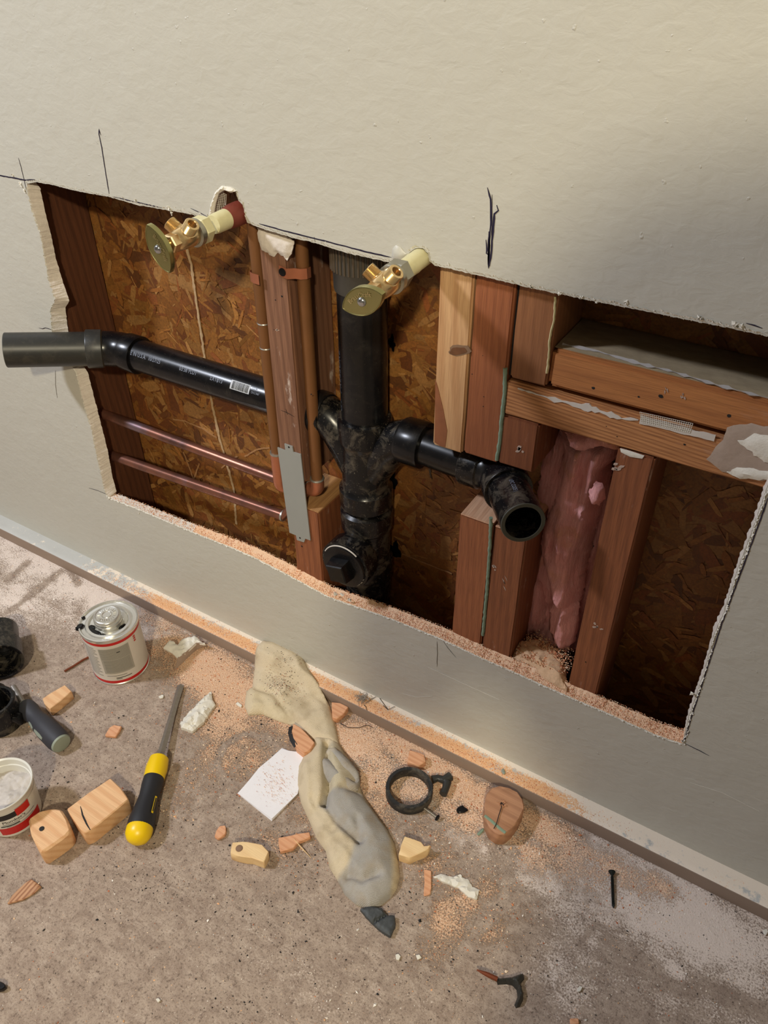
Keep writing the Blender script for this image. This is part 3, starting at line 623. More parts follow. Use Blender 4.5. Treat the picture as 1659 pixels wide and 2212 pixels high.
V, Fc, _ = pillow([xz(W(a, b_, Y=F)) for a, b_ in [(941, 820), (947, 840), (958, 885), (966, 930), (962, 965), (950, 962), (939, 955)]], lambda p, d: .0006 + d * .05, wl(F), .004)
obj('brown_edge', V, Fc, st, b1)  # browner patch down the lower left edge of the pale board
hole = M['blackedge']
for px, par, s in [((609, 640), mid, .0028), ((595, 648), mid, .0018), ((1196, 845), beam, .0), ((1282, 838), beam, .0036), ((1380, 857), beam, .0022), ((1427, 856), beam, .0045), ((1575, 898), beam, .004), ((1341, 903), plate, .0022), ((1479, 960), plate, .0024), ((1333, 943), plate, .0014),
                   ((1310, 921), plate, .0012), ((1043, 768), b2, .001), ((1045, 857), b2, .0012), ((1044, 878), b2, .0012), ((1020, 808), b2, .0014), ((1282, 1180), rs, .0014), ((1265, 1430), rs, .0018), ((592, 712), mid, .0012), ((636, 1150), low, .0), ((652, 1180), low, .003), ((672, 852), mid, .002)]:
    if s: blot(px, F, s * .5, s * .4, hole, par, 'nail_hole', .0003)
for px, par, rx, rz in [((598, 713), mid, .003, .003), ((1122, 968), b4, .007, .004), ((1110, 1010), b4, .0, 0), ((1068, 1225), c2, .004, .005), ((1090, 1262), c2, .0015, .01), ((1288, 1355), rs, .005, .004), ((1335, 1010), rs, .008, .005), ((1440, 845), beam, .0012, .004), ((1476, 852), beam, .002, .0035)]:
    if rx:
        for _ in range(5): blot(W(*px, Y=F) + Vector((random.gauss(0, rx * .5), 0, random.gauss(0, rz * .5))), F, rx * random.uniform(.15, .45), rz * random.uniform(.15, .45), M['smudge'], par, 'plaster_smudge', .0005, .5, .5)
stroke('pen_mark', [(607, 886), (618, 890), (636, 900)], .001, 'ink', mid, Y=F); stroke('pen_mark', [(618, 884), (622, 896)], .001, 'ink', mid, Y=F)
for px, rx, rz in blot_later: blot(px, K - .0018, rx, rz, 'tar', osb, 'black_spot', .0008, .2, 1.1)  # irregular black spots on the strand board
# black strip standing in for the shade in the stud gap, sealant bead
tag(obj('gap_shade', *box(-.1104, -.1069, F + .006, K - .01, .6315, 1.2, .0003), M['blackedge']), 'black strip standing in for the shade in the gap between the two upper studs', 'strip')
def bead(px, Y, r, label, mat='green'):
    P = rough_line(px, Y=Y, step=.003, j=.0008); V, Fc = tube(P, [r * (.8 + .5 * abs(mnoise.noise(p * 200))) for p in P], 8)
    return tag(obj('sealant_bead', V, Fc, M[mat]), label, 'sealant')
bead([(1092, 795), (1090, 850), (1085, 890), (1080, 950), (1073, 994)], F + .0005, .0026, 'green sealant bead on the upper studs, beside the plate end')
bead([(1061, 1118), (1058, 1180), (1053, 1260), (1047, 1330), (1043, 1372)], F + .0005, .0024, 'green sealant bead running down between the two lower studs')
P = rough_line([(1200, 640), (1197, 690), (1188, 730), (1186, 760), (1182, 805)], Y=F, step=.003, j=.0008)
tag(obj('plaster_drip', *tube(P, [.0016 + .0012 * abs(mnoise.noise(p * 120)) for p in P], 8, squash=.6), M['cream']), 'cream drip down the corner of the brown upper stud', 'drip')
# joint compound and mesh tape in the joint between beam and plate
P = rough_line([(1120, 838), (1200, 862), (1280, 882), (1345, 902), (1380, 906)], Y=F + .001, step=.004, j=.0008)
tag(obj('joint_compound', *ribbon(P, [max(.0006, (.0015 + .0055 * min(1, i / 14)) * (.6 + 1.1 * mnoise.noise(p * 160)) * min(1, (len(P) - i) / 5)) for i, p in enumerate(P)], (0, -1, 0), .0002, .0018), M['caulk']), 'white plaster squeezed along the joint between beam and plate', 'plaster')
tp = thing('mesh_joint_tape', 'white fibreglass mesh tape stuck over the beam and plate joint', 'tape', W(1440, 918, Y=F))
obj('mesh', *mesh_tape([(1382, 890), (1497, 915), (1490, 935), (1386, 912)], F - .0018, .0020), M['paper'], tp, smooth=False)
P = rough_line([(1384, 905), (1440, 920), (1500, 935), (1545, 946)], Y=F, step=.004, j=.001); obj('plaster_base', *ribbon(P, [.0085 - .002 * (i / len(P)) + .003 * mnoise.noise(p * 90) for i, p in enumerate(P)], (0, -1, 0), .0002, .0012), M['caulk'], tp)
# paper and plaster left on the right end of beam and plate
V, Fc, _ = pillow([xz(W(a, b_, Y=F)) for a, b_ in [(1527, 990), (1560, 950), (1570, 925), (1585, 918), (1625, 915), (1690, 925), (1720, 1030), (1659, 1036), (1620, 1035), (1588, 1028), (1560, 1018)]], lambda p, d: .0008 + np.minimum(d * .3, .0012) + .0005 * nz(p, 200), wl(F), .005, jag=.002)
res = tag(obj('paper_residue', V, Fc, M['kraft']), 'torn grey backing paper stuck over the right ends of beam and plate', 'paper')
for pxs in [[(1595, 952), (1625, 938), (1700, 945), (1720, 990), (1650, 1000), (1625, 975)], [(1570, 1022), (1600, 1008), (1650, 1018), (1700, 1022), (1700, 1034), (1640, 1036), (1600, 1034)]]:
    V, Fc, _ = pillow([xz(W(a, b_, Y=F - .002)) for a, b_ in pxs], lambda p, d: .0008 + np.minimum(d * .4, .002) + .0008 * nz(p, 300), wl(F - .002), .004, jag=.003); obj('plaster_patch', V, Fc, M['paper'], res)
V, Fc, _ = pillow([xz(W(a, b_, Y=F)) for a, b_ in [(556, 492), (580, 496), (610, 504), (636, 520), (634, 540), (622, 560), (610, 552), (600, 545), (592, 556), (580, 545), (566, 540), (560, 520)]], lambda p, d: .0012 + np.minimum(d * .5, .003) + .0012 * nz(p, 160), wl(F), .003, jag=.003)
tag(obj('plaster_remnant', V, Fc, M['gypsum']), 'torn plaster and paper stuck to the top of the weathered stud', 'plaster')
V, Fc, _ = pillow([xz(W(a, b_, Y=F)) for a, b_ in [(1340, 968), (1362, 974), (1392, 984), (1388, 990), (1362, 986), (1342, 976)]], lambda p, d: .001 + d * .3, wl(F), .002); obj('paper_scrap', V, Fc, M['paper'], rs)
tm = wood('dried mud', lin(120, 78, 60), lin(80, 46, 36), 'Z', chalk=.9)

# ------------------------------------------------------------------ drain pipework
SX, SY = -.3168, .0545
dr = thing('drain_pipe', 'black plastic vent stack with side arms ending in two open pipe stubs', 'pipe', (SX, SY, .039))
obj('stack_pipe', *lathe((SX, SY, 0), (0, 0, 1), [(.039, .0302), (1.2, .0302)], 48), M['abs'], dr)
obj('lower_collar', *lathe((SX, SY, 0), (0, 0, 1), [(.16, .0325), (.163, .0335), (.232, .0340), (.236, .0372), (.262, .0374), (.266, .034), (.30, .0335), (.318, .0335), (.322, .0368), (.350, .0372), (.3535, .0325)], 48), M['abs_dirty'], dr)
obj('wye_body', *lathe((SX, SY, 0), (0, 0, 1), [(.3585, .033), (.361, .0370), (.388, .0374), (.393, .0335), (.400, .0325), (.455, .0325), (.462, .0330), (.466, .0358), (.469, .0362), (.497, .0362), (.5, .0350), (.5002, .0302)], 48), M['abs_dirty'], dr)
for sg in (-1, 1):
    P = [(SX, SY, .395), (SX + sg * .012, SY, .420), (SX + sg * .026, SY, .447), (SX + sg * .040, SY, .468), (SX + sg * .054, SY, .480), (SX + sg * .066, SY, .4845), (SX + sg * .076, SY - .001, .485)]
    obj('wye_branch', *tube(P, [.024, .0258, .0268, .0270, .0272, .0278, .028], 32), M['abs_dirty'], dr)
    obj('branch_hub', *lathe((SX + sg * .058, SY - .001, .4845), (sg, 0, 0), [(0, .0280), (.004, .0302), (.030, .0306), (.034, .0300), (.0342, .0242)], 40), M['abs'], dr)
EL = Vector((-.757, .043, .4905)); NL = Vector((-.70, -.70, .10)).normalized(); ER = Vector((-.119, .046, .4860)); NR = Vector((.60, -.80, .10)).normalized()
R15 = .0244
def arm(a, e, nd, lab):
    a = Vector(a); d = (e - a).normalized()
    obj('arm_pipe', *tube([a, e], R15, 40), M['abs'], dr)
    # 45 degree elbow: hub, bend, hub
    P = [e - d * .046, e - d * .0445, e - d * .022, e - d * .020]; obj('elbow_hub', *tube(P, [.0282, .0290, .0288, .0270], 36), M['abs_dirty' if nd.x > 0 else 'abs'], dr)
    bend = [e - d * .024]
    for k in range(1, 8):
        t = k / 8; bend.append((e - d * .022).lerp(e, t).lerp(e.lerp(e + nd * .022, t), t))
    bend.append(e + nd * .024); obj('elbow_bend', *tube(bend, .0268, 36), M['abs'], dr)
    obj('elbow_hub', *tube([e + nd * .020, e + nd * .022, e + nd * .043, e + nd * .0445], [.0268, .0288, .0290, .0282], 36), M['abs_dirty' if nd.x > 0 else 'abs_grey'], dr)
arm((SX - .07, SY - .001, .4845), EL, NL, 'left'); arm((SX + .07, SY - .001, .4845), ER, NR, 'right')
def stub(e, nd, L, r, lab, mat):
    o_ = obj('pipe_stub', *lathe(e, nd, [(.02, r), (L - .0008, r), (L, r - .0006), (L, r - .0042), (L - .0005, r - .0048), (.025, r - .0048)], 48, cap=False), [M[mat], M['abs_rim']], dr); tag(o_, lab)
    me = o_.data; n = 48
    for i, p in enumerate(me.polygons):
        if n * 1 <= i < n * 4: p.material_index = 1
    obj('stub_inside', *lathe(e, nd, [(.026, r - .005), (.027, r - .005)], 32), M['ink'], dr)
    return o_
sl = stub(EL, NL, .1575, .0256, 'dull open pipe stub reaching left over the wall', 'abs_grey'); sr = stub(ER, NR, .113, .0247, 'open pipe stub pointing at the viewer on the right', 'abs_dirty')
# cut burrs on the left stub
# cleanout
CO = Vector((SX - .001, SY, .2845))
obj('cleanout_branch', *lathe(CO, (0, -1, 0), [(.0, .0300), (.026, .0305), (.030, .0375), (.033, .0388), (.056, .0392), (.058, .0385), (.0582, .034)], 48), M['abs_dirty'], dr)
co = obj('cleanout_plug', *merge(lathe(CO, (0, -1, 0), [(.05, .0345), (.0605, .0345), (.063, .0335), (.0635, .0300)], 48)), M['abs'], dr); tag(co, 'black cleanout plug with a square nut')
bz = []
for (yy, h) in ((.062, .0155), (.080, .0138), (.0815, .0125)):
    bz.append([CO + Vector((h * a * math.cos(.25) - h * c * math.sin(.25), -yy, h * a * math.sin(.25) + h * c * math.cos(.25))) for a, c in ((-1, -1), (1, -1), (1, 1), (-1, 1))])
V = [v for r in bz for v in r]; Fc = [(i * 4 + k, i * 4 + (k + 1) % 4, i * 4 + 4 + (k + 1) % 4, i * 4 + 4 + k) for i in range(2) for k in range(4)] + [(8, 9, 10, 11)]
obj('square_nut', V, Fc, M['abs'], co, sharp=20)
P = [CO + Vector((.0345 * math.cos(a), -.0600, .0345 * math.sin(a))) for a in np.linspace(.9, 2.7, 20)]; obj('thread_tape', *tube(P, .0011, 6), M['caulk'], co)
P = [CO + Vector((.033 * math.cos(a) , -.0605, .033 * math.sin(a))) for a in np.linspace(4.9, 6.0, 14)]; obj('thread_tape', *tube([p + .0012 * Vector(mnoise.noise_vector(p * 300)) for p in P], .0016, 6), M['paper'], co)
# ribbed coupling at the top
cp = obj('ribbed_coupling', *lathe((SX, SY, 0), (0, 0, 1), [(.672, .0322), (.675, .0330), (.694, .0332), (.696, .0345), (.70, .0350), (.78, .0350)], 48), M['band'], dr)
m = []
for k in range(40):
    a = k / 40 * 6.283; c = Vector((SX + .0352 * math.cos(a), SY + .0352 * math.sin(a), 0)); m.append(tube([c + Vector((0, 0, .698)), c + Vector((0, 0, .78))], .0014, 6))
obj('rib', *merge(*m), M['ribbed'], cp)
# printing on the pipes
dL = (EL - Vector((SX - .07, SY - .001, .4845))).normalized(); vL = Vector(CAM) - Vector((-.6, .05, .49))
def printed(s, size, pstart, axis, r, ang, par, mat='print', sx=1.0, spacing=1.0):
    side = Vector(CAM) - Vector(pstart); V, Fc = wrap_text(s, size, pstart, axis, side, r, ang, spacing, sx=sx); return obj('printed_text', V, Fc, M[mat], par, smooth=False, recalc=False)
ax = -dL
t0 = EL + ax * .049
printed('E IN U.S.A.  10/27/25', .0088, t0, ax, R15, -.12, dr, sx=.72, spacing=1.05)
printed('03:38 PLUT', .0088, t0 + ax * .094, ax, R15, -.12, dr, sx=.72, spacing=1.05)
printed('EXT#13', .0088, t0 + ax * .150, ax, R15, -.12, dr, sx=.72, spacing=1.05)
def patch(o_, d, side, r, a0, a1, x0, x1, lift):
    d = Vector(d).normalized(); side = Vector(side); side = (side - side.dot(d) * d).normalized(); w = d.cross(side); V = []; Fc = []
    for k in range(7):
        a = a0 + (a1 - a0) * k / 6
        for x in (x0, x1): V.append(Vector(o_) + d * x + (side * math.cos(a) + w * math.sin(a)) * (r + lift))
    for k in range(6): Fc.append((2 * k, 2 * k + 1, 2 * k + 3, 2 * k + 2))
    return V, Fc
bo = t0 + ax * .186; sd = Vector(CAM) - bo
bc = obj('barcode', *patch(bo, ax, sd, R15, -.27, .25, 0, .033, .0002), M['barwhite'], dr, smooth=False, recalc=False); x = .003; m = []
while x < .030: w_ = random.choice((.0004, .0007, .0011)); m.append(patch(bo, ax, sd, R15, -.23, .21, x, x + w_, .0004)); x += w_ + random.choice((.0004, .0007))
obj('bar', *merge(*m), M['ink'], bc, smooth=False, recalc=False)
printed('L31194', .0042, bo + ax * .036, ax, R15, .10, dr, sx=.7); printed('CH12 5467', .0042, bo + ax * .036, ax, R15, -.14, dr, sx=.7)
sv = Vector((-.86, -.5, 0))
V, Fc = wrap_text('G+  PRESSURE', .0105, (SX, SY, .512), (0, 0, 1), Vector((-.52, -.85, 0)), .0302, .10, 1.05, sx=1.25); obj('printed_text', V, Fc, M['print_dim'], dr, smooth=False, recalc=False)
V, Fc = wrap_text('UPC CODE (', .0068, ER + NR * .060, NR, Vector(CAM) - ER + Vector((.3, 0, .35)), .0247, -.25, 1.0, sx=.7); obj('printed_text', V, Fc, M['print'], dr, smooth=False, recalc=False)

# ------------------------------------------------------------------ copper supply
def bendpath(a, c, e, r=.014, n=7):
    a, c, e = Vector(a), Vector(c), Vector(e); d1 = (a - c).normalized(); d2 = (e - c).normalized(); p0 = c + d1 * r; p2 = c + d2 * r
    return [a] + [p0.lerp(c, k / n).lerp(c.lerp(p2, k / n), k / n) for k in range(n + 1)] + [e]
RC = .0080
h1 = W(572, 620, X=-.4405); h1b = W(590, 985, X=-.4405)
yl = .5 * (h1.y + h1b.y); q1 = thing('copper_water_pipe', 'copper pipe, upper of the two horizontal runs, rising left of the weathered stud', 'pipe', (-.4405, yl, .3))
za = W(378, 951, Y=yl + .012).z
a_ = W(200, 886, Y=yl + .014); b_ = W(606, 1037, Y=yl + .014); cc = Vector((-.4405, yl, b_.z + .0))
obj('horizontal_run', *tube([a_, b_, Vector((-.428, b_.y, b_.z))], RC, 20), M['copper'], q1)
obj('riser', *tube([(-.4405, yl, b_.z + .018), (-.4405, yl, 1.1)], RC, 20), M['riser'], q1)
obj('elbow', *tube(bendpath((-.4405, yl, b_.z + .03), (-.4405, yl, b_.z), (-.428, yl + .014, b_.z), .010), .0094, 20), M['strap'], q1)
zc = W(592, 975, Y=yl).z
obj('coupling', *lathe((-.4405, yl, zc - .03), (0, 0, 1), [(0, .0092), (.0005, .0096), (.028, .0096), (.0285, .0082)], 20), M['strap'], q1)
obj('solder_ring', *lathe((-.4405, yl, zc), (0, 0, 1), [(-.0015, .0100), (0, .0104), (.0015, .0100)], 20), M['solder'], q1)
for z_ in (W(570, 697, Y=yl).z, W(575, 750, Y=yl).z): obj('solder_ring', *lathe((-.4405, yl, z_), (0, 0, 1), [(-.001, .0082), (0, .0087), (.001, .0082)], 16), M['solder'], q1)
xr_ = -.3825; k1 = W(657, 640, X=xr_); k2 = W(684, 1000, X=xr_); yr = .5 * (k1.y + k2.y)
q2 = thing('copper_water_pipe', 'copper pipe, lower of the two horizontal runs, rising right of the weathered stud', 'pipe', (xr_, yr, .3))
ze = W(688, 1060, X=xr_).z
obj('riser', *tube([(xr_, yr, ze + .018), (xr_, yr, 1.1)], RC, 20), M['riser'], q2)
a_ = W(225, 978, Y=yr); b_ = W(613, 1114, Y=yr)
obj('elbow', *tube(bendpath((xr_, yr, ze + .022), (xr_, yr, ze), (xr_ - .022, yr, ze - .002), .013), .0096, 20), M['strap'], q2)
obj('solder_ring', *lathe((xr_, yr, ze + .022), (0, 0, 1), [(-.0015, .0100), (0, .0106), (.0015, .0100)], 20), M['solder'], q2)
obj('coupling', *tube([(xr_ - .016, yr, ze - .001), (xr_ - .034, yr, ze - .006)], .0098, 20), M['galv'], q2)
obj('horizontal_run', *tube([a_, b_, b_.lerp(Vector((xr_ - .02, yr, ze - .004)), .5), Vector((xr_ - .018, yr, ze - .002))], RC, 20), M['copper'], q2)
obj('solder_ring', *tube([b_ + Vector((-.002, 0, 0)), b_ + Vector((.001, 0, 0))], .0092, 16), M['solder'], q2)
# straps
def strap(name, label, pts, w, scr=None):
    t = thing(name, label, 'strap', pts[0]); V = []; Fc = []
    for i, p in enumerate(pts): V += [Vector(p) + Vector((0, 0, -w / 2)), Vector(p) + Vector((0, 0, w / 2))]
    P = [Vector(p) for p in pts]
    V, Fc = ribbon(P, w, (0, -1, 0), 0, .0009) if False else (V, [(2 * i, 2 * i + 1, 2 * i + 3, 2 * i + 2) for i in range(len(pts) - 1)])
    nV = len(V); V2 = [v + Vector((.0006, -.0008, 0)) for v in V]; Fc = Fc + [tuple(k + nV for k in f[::-1]) for f in Fc] + [(0, nV, nV + 1, 1), (nV - 2, nV - 1, 2 * nV - 1, 2 * nV - 2)]
    for i in range(len(pts) - 1): Fc += [(2 * i, 2 * i + 2, 2 * i + 2 + nV, 2 * i + nV), (2 * i + 1, 2 * i + 1 + nV, 2 * i + 3 + nV, 2 * i + 3)]
    obj('strap_band', V + V2, Fc, M['strap'], t)
    if scr: obj('screw_head', *lathe(scr, (0, -1, 0), [(-.003, .003), (0, .0052), (.0018, .0046), (.0024, .002)], 20), M['black_metal'], t)
    return t
s0 = W(612, 587, Y=F); zz = s0.z
strap('pipe_strap', 'bright copper strap with black screw across the weathered stud', [(s0.x - .0055, F - .0005, zz + .001), (s0.x, F - .001, zz), (-.392, F - .001, zz - .001), (-.386, F + .006, zz - .0015), (xr_ + .003, yr - .0095, zz - .002), (xr_ + .0085, yr - .004, zz - .002), (xr_ + .009, yr + .003, zz - .002)], .0125, Vector((s0.x, F - .001, zz)))
zz = W(563, 596, Y=yl).z
strap('pipe_strap', 'small ridged copper strap round the riser left of the weathered stud', [(-.4315, yl - .011, zz), (-.4405, yl - .0105, zz), (-.448, yl - .007, zz), (-.4508, yl, zz), (-.449, yl + .006, zz)], .012)
# nail plate
np_ = thing('nail_plate', 'grey steel nail plate fixed over the cut in the weathered stud', 'plate', W(632, 1165, Y=F))
pl = [(600, 966), (617, 973), (615, 958), (632, 964), (634, 976), (650, 981), (661, 1080), (671, 1167), (660, 1163), (657, 1171), (642, 1166), (640, 1156), (626, 1150), (613, 1060)]
P3_ = [W(a, c, Y=F - .0012) for a, c in pl]; obj('steel_sheet', *prism([p + Vector((0, -.0008, 0)) for p in P3_], [p + Vector((0, .0008, 0)) for p in P3_], 0), M['galv'], np_, smooth=False)
for px in ((624, 966), (648, 1162)): blot(px, F - .0020, .0015, .0015, hole, np_, 'nail_hole', .0002, 0, 0)

# ------------------------------------------------------------------ stop valves
def valve(label, base, ax_, L, major, upv, red):
    base = Vector(base); A = Vector(ax_).normalized(); t = thing('stop_valve', label, 'valve', base)
    s0_ = -.055 if red else -.03
    if red:
        obj('primed_pipe', *lathe(base, A, [(s0_, .0135), (.004, .0132), (.012, .0122), (.016, .0112)], 24), M['redpipe'], t)
        obj('painted_sleeve', *lathe(base, A, [(.006, .0108), (.008, .0112), (.034, .0108), (.038, .0100)], 24), M['cream'], t)
    else: obj('painted_pipe', *lathe(base, A, [(s0_, .0102), (.012, .0102), (.0125, .0106), (.016, .0103), (.042, .0100), (.05, .0095)], 28), M['cream'], t)
    n0 = L - .072
    obj('compression_nut', *merge(hexprof(base, A, n0, n0 + .013, .0148, 6 if not red else 6)), M['cream'] if red else M['nut'], t, sharp=25)
    obj('collar', *lathe(base, A, [(n0 + .012, .0118), (n0 + .015, .0148), (n0 + .021, .0148), (n0 + .023, .0115)], 32), M['nut'], t)
    bd = obj('valve_body', *lathe(base, A, [(n0 + .018, .0100), (n0 + .022, .0122), (n0 + .034, .0122), (n0 + .046, .0108), (n0 + .05, .008)], 28), M['brass'], t)
    obj('bonnet_nut', *hexprof(base, A, n0 + .047, n0 + .058, .0098), M['brass'], t, sharp=25)
    obj('stem', *lathe(base, A, [(n0 + .056, .0045), (L + .001, .0045)], 16), M['brass'], t)
    c = base + A * (n0 + .034)
    for d_, ln in ((Vector((-.78, -.22, .60)), .021), (Vector((.66, -.02, .75)), .021)):
        d_ = (d_ - d_.dot(A) * A * .6).normalized()
        pr = [(.004, .0088), (.0105, .0085)]; tt = .011
        while tt < ln: pr += [(tt, .0074), (tt + .0006, .0080), (tt + .0012, .0074)]; tt += .0012
        pr += [(ln + .0008, .0070), (ln + .001, .0052), (ln + .0005, .0048), (.008, .0046)]
        oo = obj('threaded_outlet', *lathe(c, d_, pr, 24, cap=False), M['brass'], t)
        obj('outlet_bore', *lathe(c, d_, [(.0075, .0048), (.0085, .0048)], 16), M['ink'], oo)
    # lens shaped handle
    m_ = Vector(major).normalized(); m_ = (m_ - m_.dot(A) * A).normalized(); u_ = Vector(upv); u_ = (u_ - u_.dot(A) * A - u_.dot(m_) * m_).normalized()
    hc = base + A * L; V = []; Fc = []; ns = 44
    def ring(a, c_, s): 
        for k in range(ns):
            q = k / ns * 6.283; x = math.cos(q); y = math.sin(q); x2 = x; y2 = (1 if y > 0 else -1) * abs(y) ** 1.55
            V.append(hc + A * s + m_ * a * x2 + u_ * c_ * y2)
    HA, HB = .0255, .0138
    for a, c_, s in ((HA * .9, HB * .88, -.0045), (HA, HB, -.004), (HA, HB, .0010), (HA * .985, HB * .975, .0020), (HA * .95, HB * .93, .0022), (HA * .93, HB * .90, .0016), (HA * .3, HB * .4, .0019), (.001, .001, .0020)): ring(a, c_, s)
    for i in range(7):
        for k in range(ns): Fc.append((i * ns + k, i * ns + (k + 1) % ns, (i + 1) * ns + (k + 1) % ns, (i + 1) * ns + k))
    Fc.append(tuple(range(ns)))
    hd = obj('handle', V, Fc, M['brass_green'], t)
    obj('handle_screw', *lathe(hc, A, [(.0012, .0050), (.0030, .0046), (.0044, .0032), (.0050, .0010)], 20), M['screw'], hd)
    TV, TF = text_mesh('BrassCraft', .0064, 1.0); xs_ = [v.x for v in TV]; cx = (min(xs_) + max(xs_)) / 2; Rr = .030; VV = []
    for v in TV:
        a = (v.x - cx) * .98 / Rr; rr = Rr + v.y; x, y = rr * math.sin(a), rr * math.cos(a) - Rr + .0042; VV.append(hc + A * .0026 + m_ * x + u_ * y)
    tv2 = [v - A * .0008 for v in VV]; nV = len(VV)
    obj('raised_lettering', VV + tv2, TF + [tuple(i + nV for i in f[::-1]) for f in TF], M['brass_lt'], hd, smooth=False, recalc=False)
    return t
valve('brass stop valve on the red-brown pipe at upper left, oval handle standing upright', W(508, 464, Y=0), (0, -1, -.02), .121, (.38, 0, -.92), (.92, 0, .38), True)
valve('brass stop valve in front of the vent stack, on a cream pipe, handle lying level', W(905, 560, Y=0), (0, -1, -.06), .106, (.89, 0, .46), (-.46, 0, .89), False)

# ------------------------------------------------------------------ insulation
def tuftwool(pxs, Y, th, seed, nl=60):
    def hf(p, d): return th * np.minimum(1, (d / .016)) ** .6 * (.75 + .40 * nz(p * np.array([1, .22]), nl, seed)) + .0065 * nz(p * np.array([1, .16]), 150, seed + 1) * np.minimum(1, d / .006) + .0012 * nz(p, 420, seed + 2)
    return pillow([xz(W(a, c, Y=Y - th * .6)) for a, c in pxs], hf, wl(Y), .0035, jag=.003)[:2]
ins = thing('insulation_batt', 'pink glass wool stuffed between two studs at right', 'insulation', W(1190, 1400, Y=.07))
obj('wool_backing', *tuftwool([(1180, 915), (1320, 940), (1310, 1100), (1290, 1250), (1240, 1420), (1105, 1400), (1130, 1250), (1150, 1100)], K - .004, .018, 1), M['insul'], ins, sharp=85)
obj('wool_lobe', *tuftwool([(1189, 930), (1215, 943), (1283, 947), (1318, 945), (1337, 964), (1326, 1003), (1305, 1024), (1300, 1071), (1283, 1105), (1279, 1139), (1266, 1190), (1249, 1276), (1241, 1327), (1225, 1340), (1185, 1290), (1160, 1235), (1150, 1190), (1158, 1156), (1181, 1105), (1192, 1028), (1202, 985)], .082, .046, 2), M['insul'], ins, sharp=85)
obj('wool_lobe', *tuftwool([(1212, 946), (1250, 942), (1283, 950), (1318, 946), (1338, 964), (1325, 985), (1290, 975), (1250, 985), (1222, 975)], .040, .022, 3), M['insul'], ins, sharp=85)
obj('wool_lobe', *tuftwool([(1176, 1330), (1190, 1305), (1215, 1300), (1240, 1325), (1238, 1370), (1229, 1411), (1206, 1421), (1189, 1404), (1174, 1370)], .072, .036, 4), M['insul'], ins, sharp=85)
obj('wool_lobe', *tuftwool([(1262, 1075), (1280, 1050), (1296, 1060), (1300, 1085), (1285, 1105), (1268, 1100)], .046, .022, 5), M['insul'], ins, sharp=85)
obj('wool_lobe', *tuftwool([(1120, 1375), (1122, 1345), (1134, 1300), (1146, 1240), (1160, 1240), (1168, 1290), (1172, 1350), (1165, 1378), (1140, 1385)], .088, .03, 6), M['insul'], ins, sharp=85)
# crumpled dusty paper heap below it
V, Fc, q = pillow([W(a, c, Z=.225)[:2] for a, c in [(1112, 1385), (1142, 1378), (1170, 1374), (1184, 1400), (1204, 1415), (1224, 1432), (1226, 1484), (1190, 1466), (1150, 1440), (1108, 1416)]], lambda p, d: .219 + .012 * np.minimum(1, d / .01) + .004 * nz(p, 120), up, .003, base=lambda a: .200, jag=.001)
dm = plain('sawdust clump', lin(232, 192, 152), .95, var=.2, ns=300, bs=400, bst=1.)
tag(obj('sawdust_clump', V, Fc, dm), 'clump of sawdust and paper under the pink insulation', 'sawdust')

# ------------------------------------------------------------------ the person taking the picture, who shades the right of the wall
def skinned(name, chains, mat, parent=None, sub=2):
    V = []; E_s = []; Rd = []; idx_ = {}
    for ch in chains:
        prev = None
        for (x, y, z, r) in ch:
            k = (round(x, 4), round(y, 4), round(z, 4))
            if k not in idx_: idx_[k] = len(V); V.append(Vector((x, y, z))); Rd.append(r)
            if prev is not None: E_s.append((prev, idx_[k]))
            prev = idx_[k]
    org = Vector(wloc(parent)); me = bpy.data.meshes.new('t'); me.from_pydata([v - org for v in V], E_s, []); o_ = bpy.data.objects.new('t', me); COL.objects.link(o_)
    sm = o_.modifiers.new('s', 'SKIN'); sm.use_smooth_shade = True
    for i, r in enumerate(Rd): me.skin_vertices[0].data[i].radius = (r if isinstance(r, tuple) else (r, r))
    me.skin_vertices[0].data[0].use_root = True
    ss = o_.modifiers.new('b', 'SUBSURF'); ss.levels = sub; ss.render_levels = sub
    m2 = bpy.data.meshes.new_from_object(o_.evaluated_get(bpy.context.evaluated_depsgraph_get())); bpy.data.objects.remove(o_); m2.materials.clear(); m2.materials.append(mat)
    r_ = bpy.data.objects.new(name, m2); COL.objects.link(r_); m2.name = name
    if parent: r_.parent = parent
    return r_
pr_ = thing('person', 'person in dark sweatshirt and jeans standing behind the viewpoint, holding a phone', 'person', (.53, -1.02, 0))
skn = plain('skin', lin(196, 146, 118), .5); shirt = plain('charcoal sweatshirt', lin(58, 60, 66), .9); jean = plain('blue jeans', lin(52, 62, 84), .9); hair = plain('brown hair', lin(60, 42, 30), .8)
cx_, cy_ = .53, -1.02
hands = []
for sx_, wx, wy, wz in ((-1, .235, -.86, 1.02), (1, .345, -.845, .965)):
    w_ = Vector((wx, wy, wz)); h_ = (Vector((.215, -.760, .975)) - w_).normalized(); sd_ = h_.cross(Vector((0, 0, 1))).normalized() * (-sx_); upv_ = sd_.cross(h_).normalized() * (1 if sx_ < 0 else -1)
    pk = w_ + h_ * .045; hands.append([(*w_, .026), (*pk, .034), (*(w_ + h_ * .078), .030)])
    for q, ln in ((-1.5, .062), (-.5, .072), (.5, .068), (1.5, .052)):
        b0 = w_ + h_ * .080 + upv_ * .018 * q; hands.append([(*(w_ + h_ * .078), .030), (*b0, .010), (*(b0 + h_ * ln * .4 + sd_ * .006), .0092), (*(b0 + h_ * ln * .65 + sd_ * .018), .0085), (*(b0 + h_ * ln * .75 + sd_ * .034), .0075)])
    hands.append([(*w_, .026), (*(w_ + h_ * .03 + upv_ * .030), .013), (*(w_ + h_ * .060 + upv_ * .050 + sd_ * .01), .011), (*(w_ + h_ * .080 + upv_ * .052 + sd_ * .022), .009)])
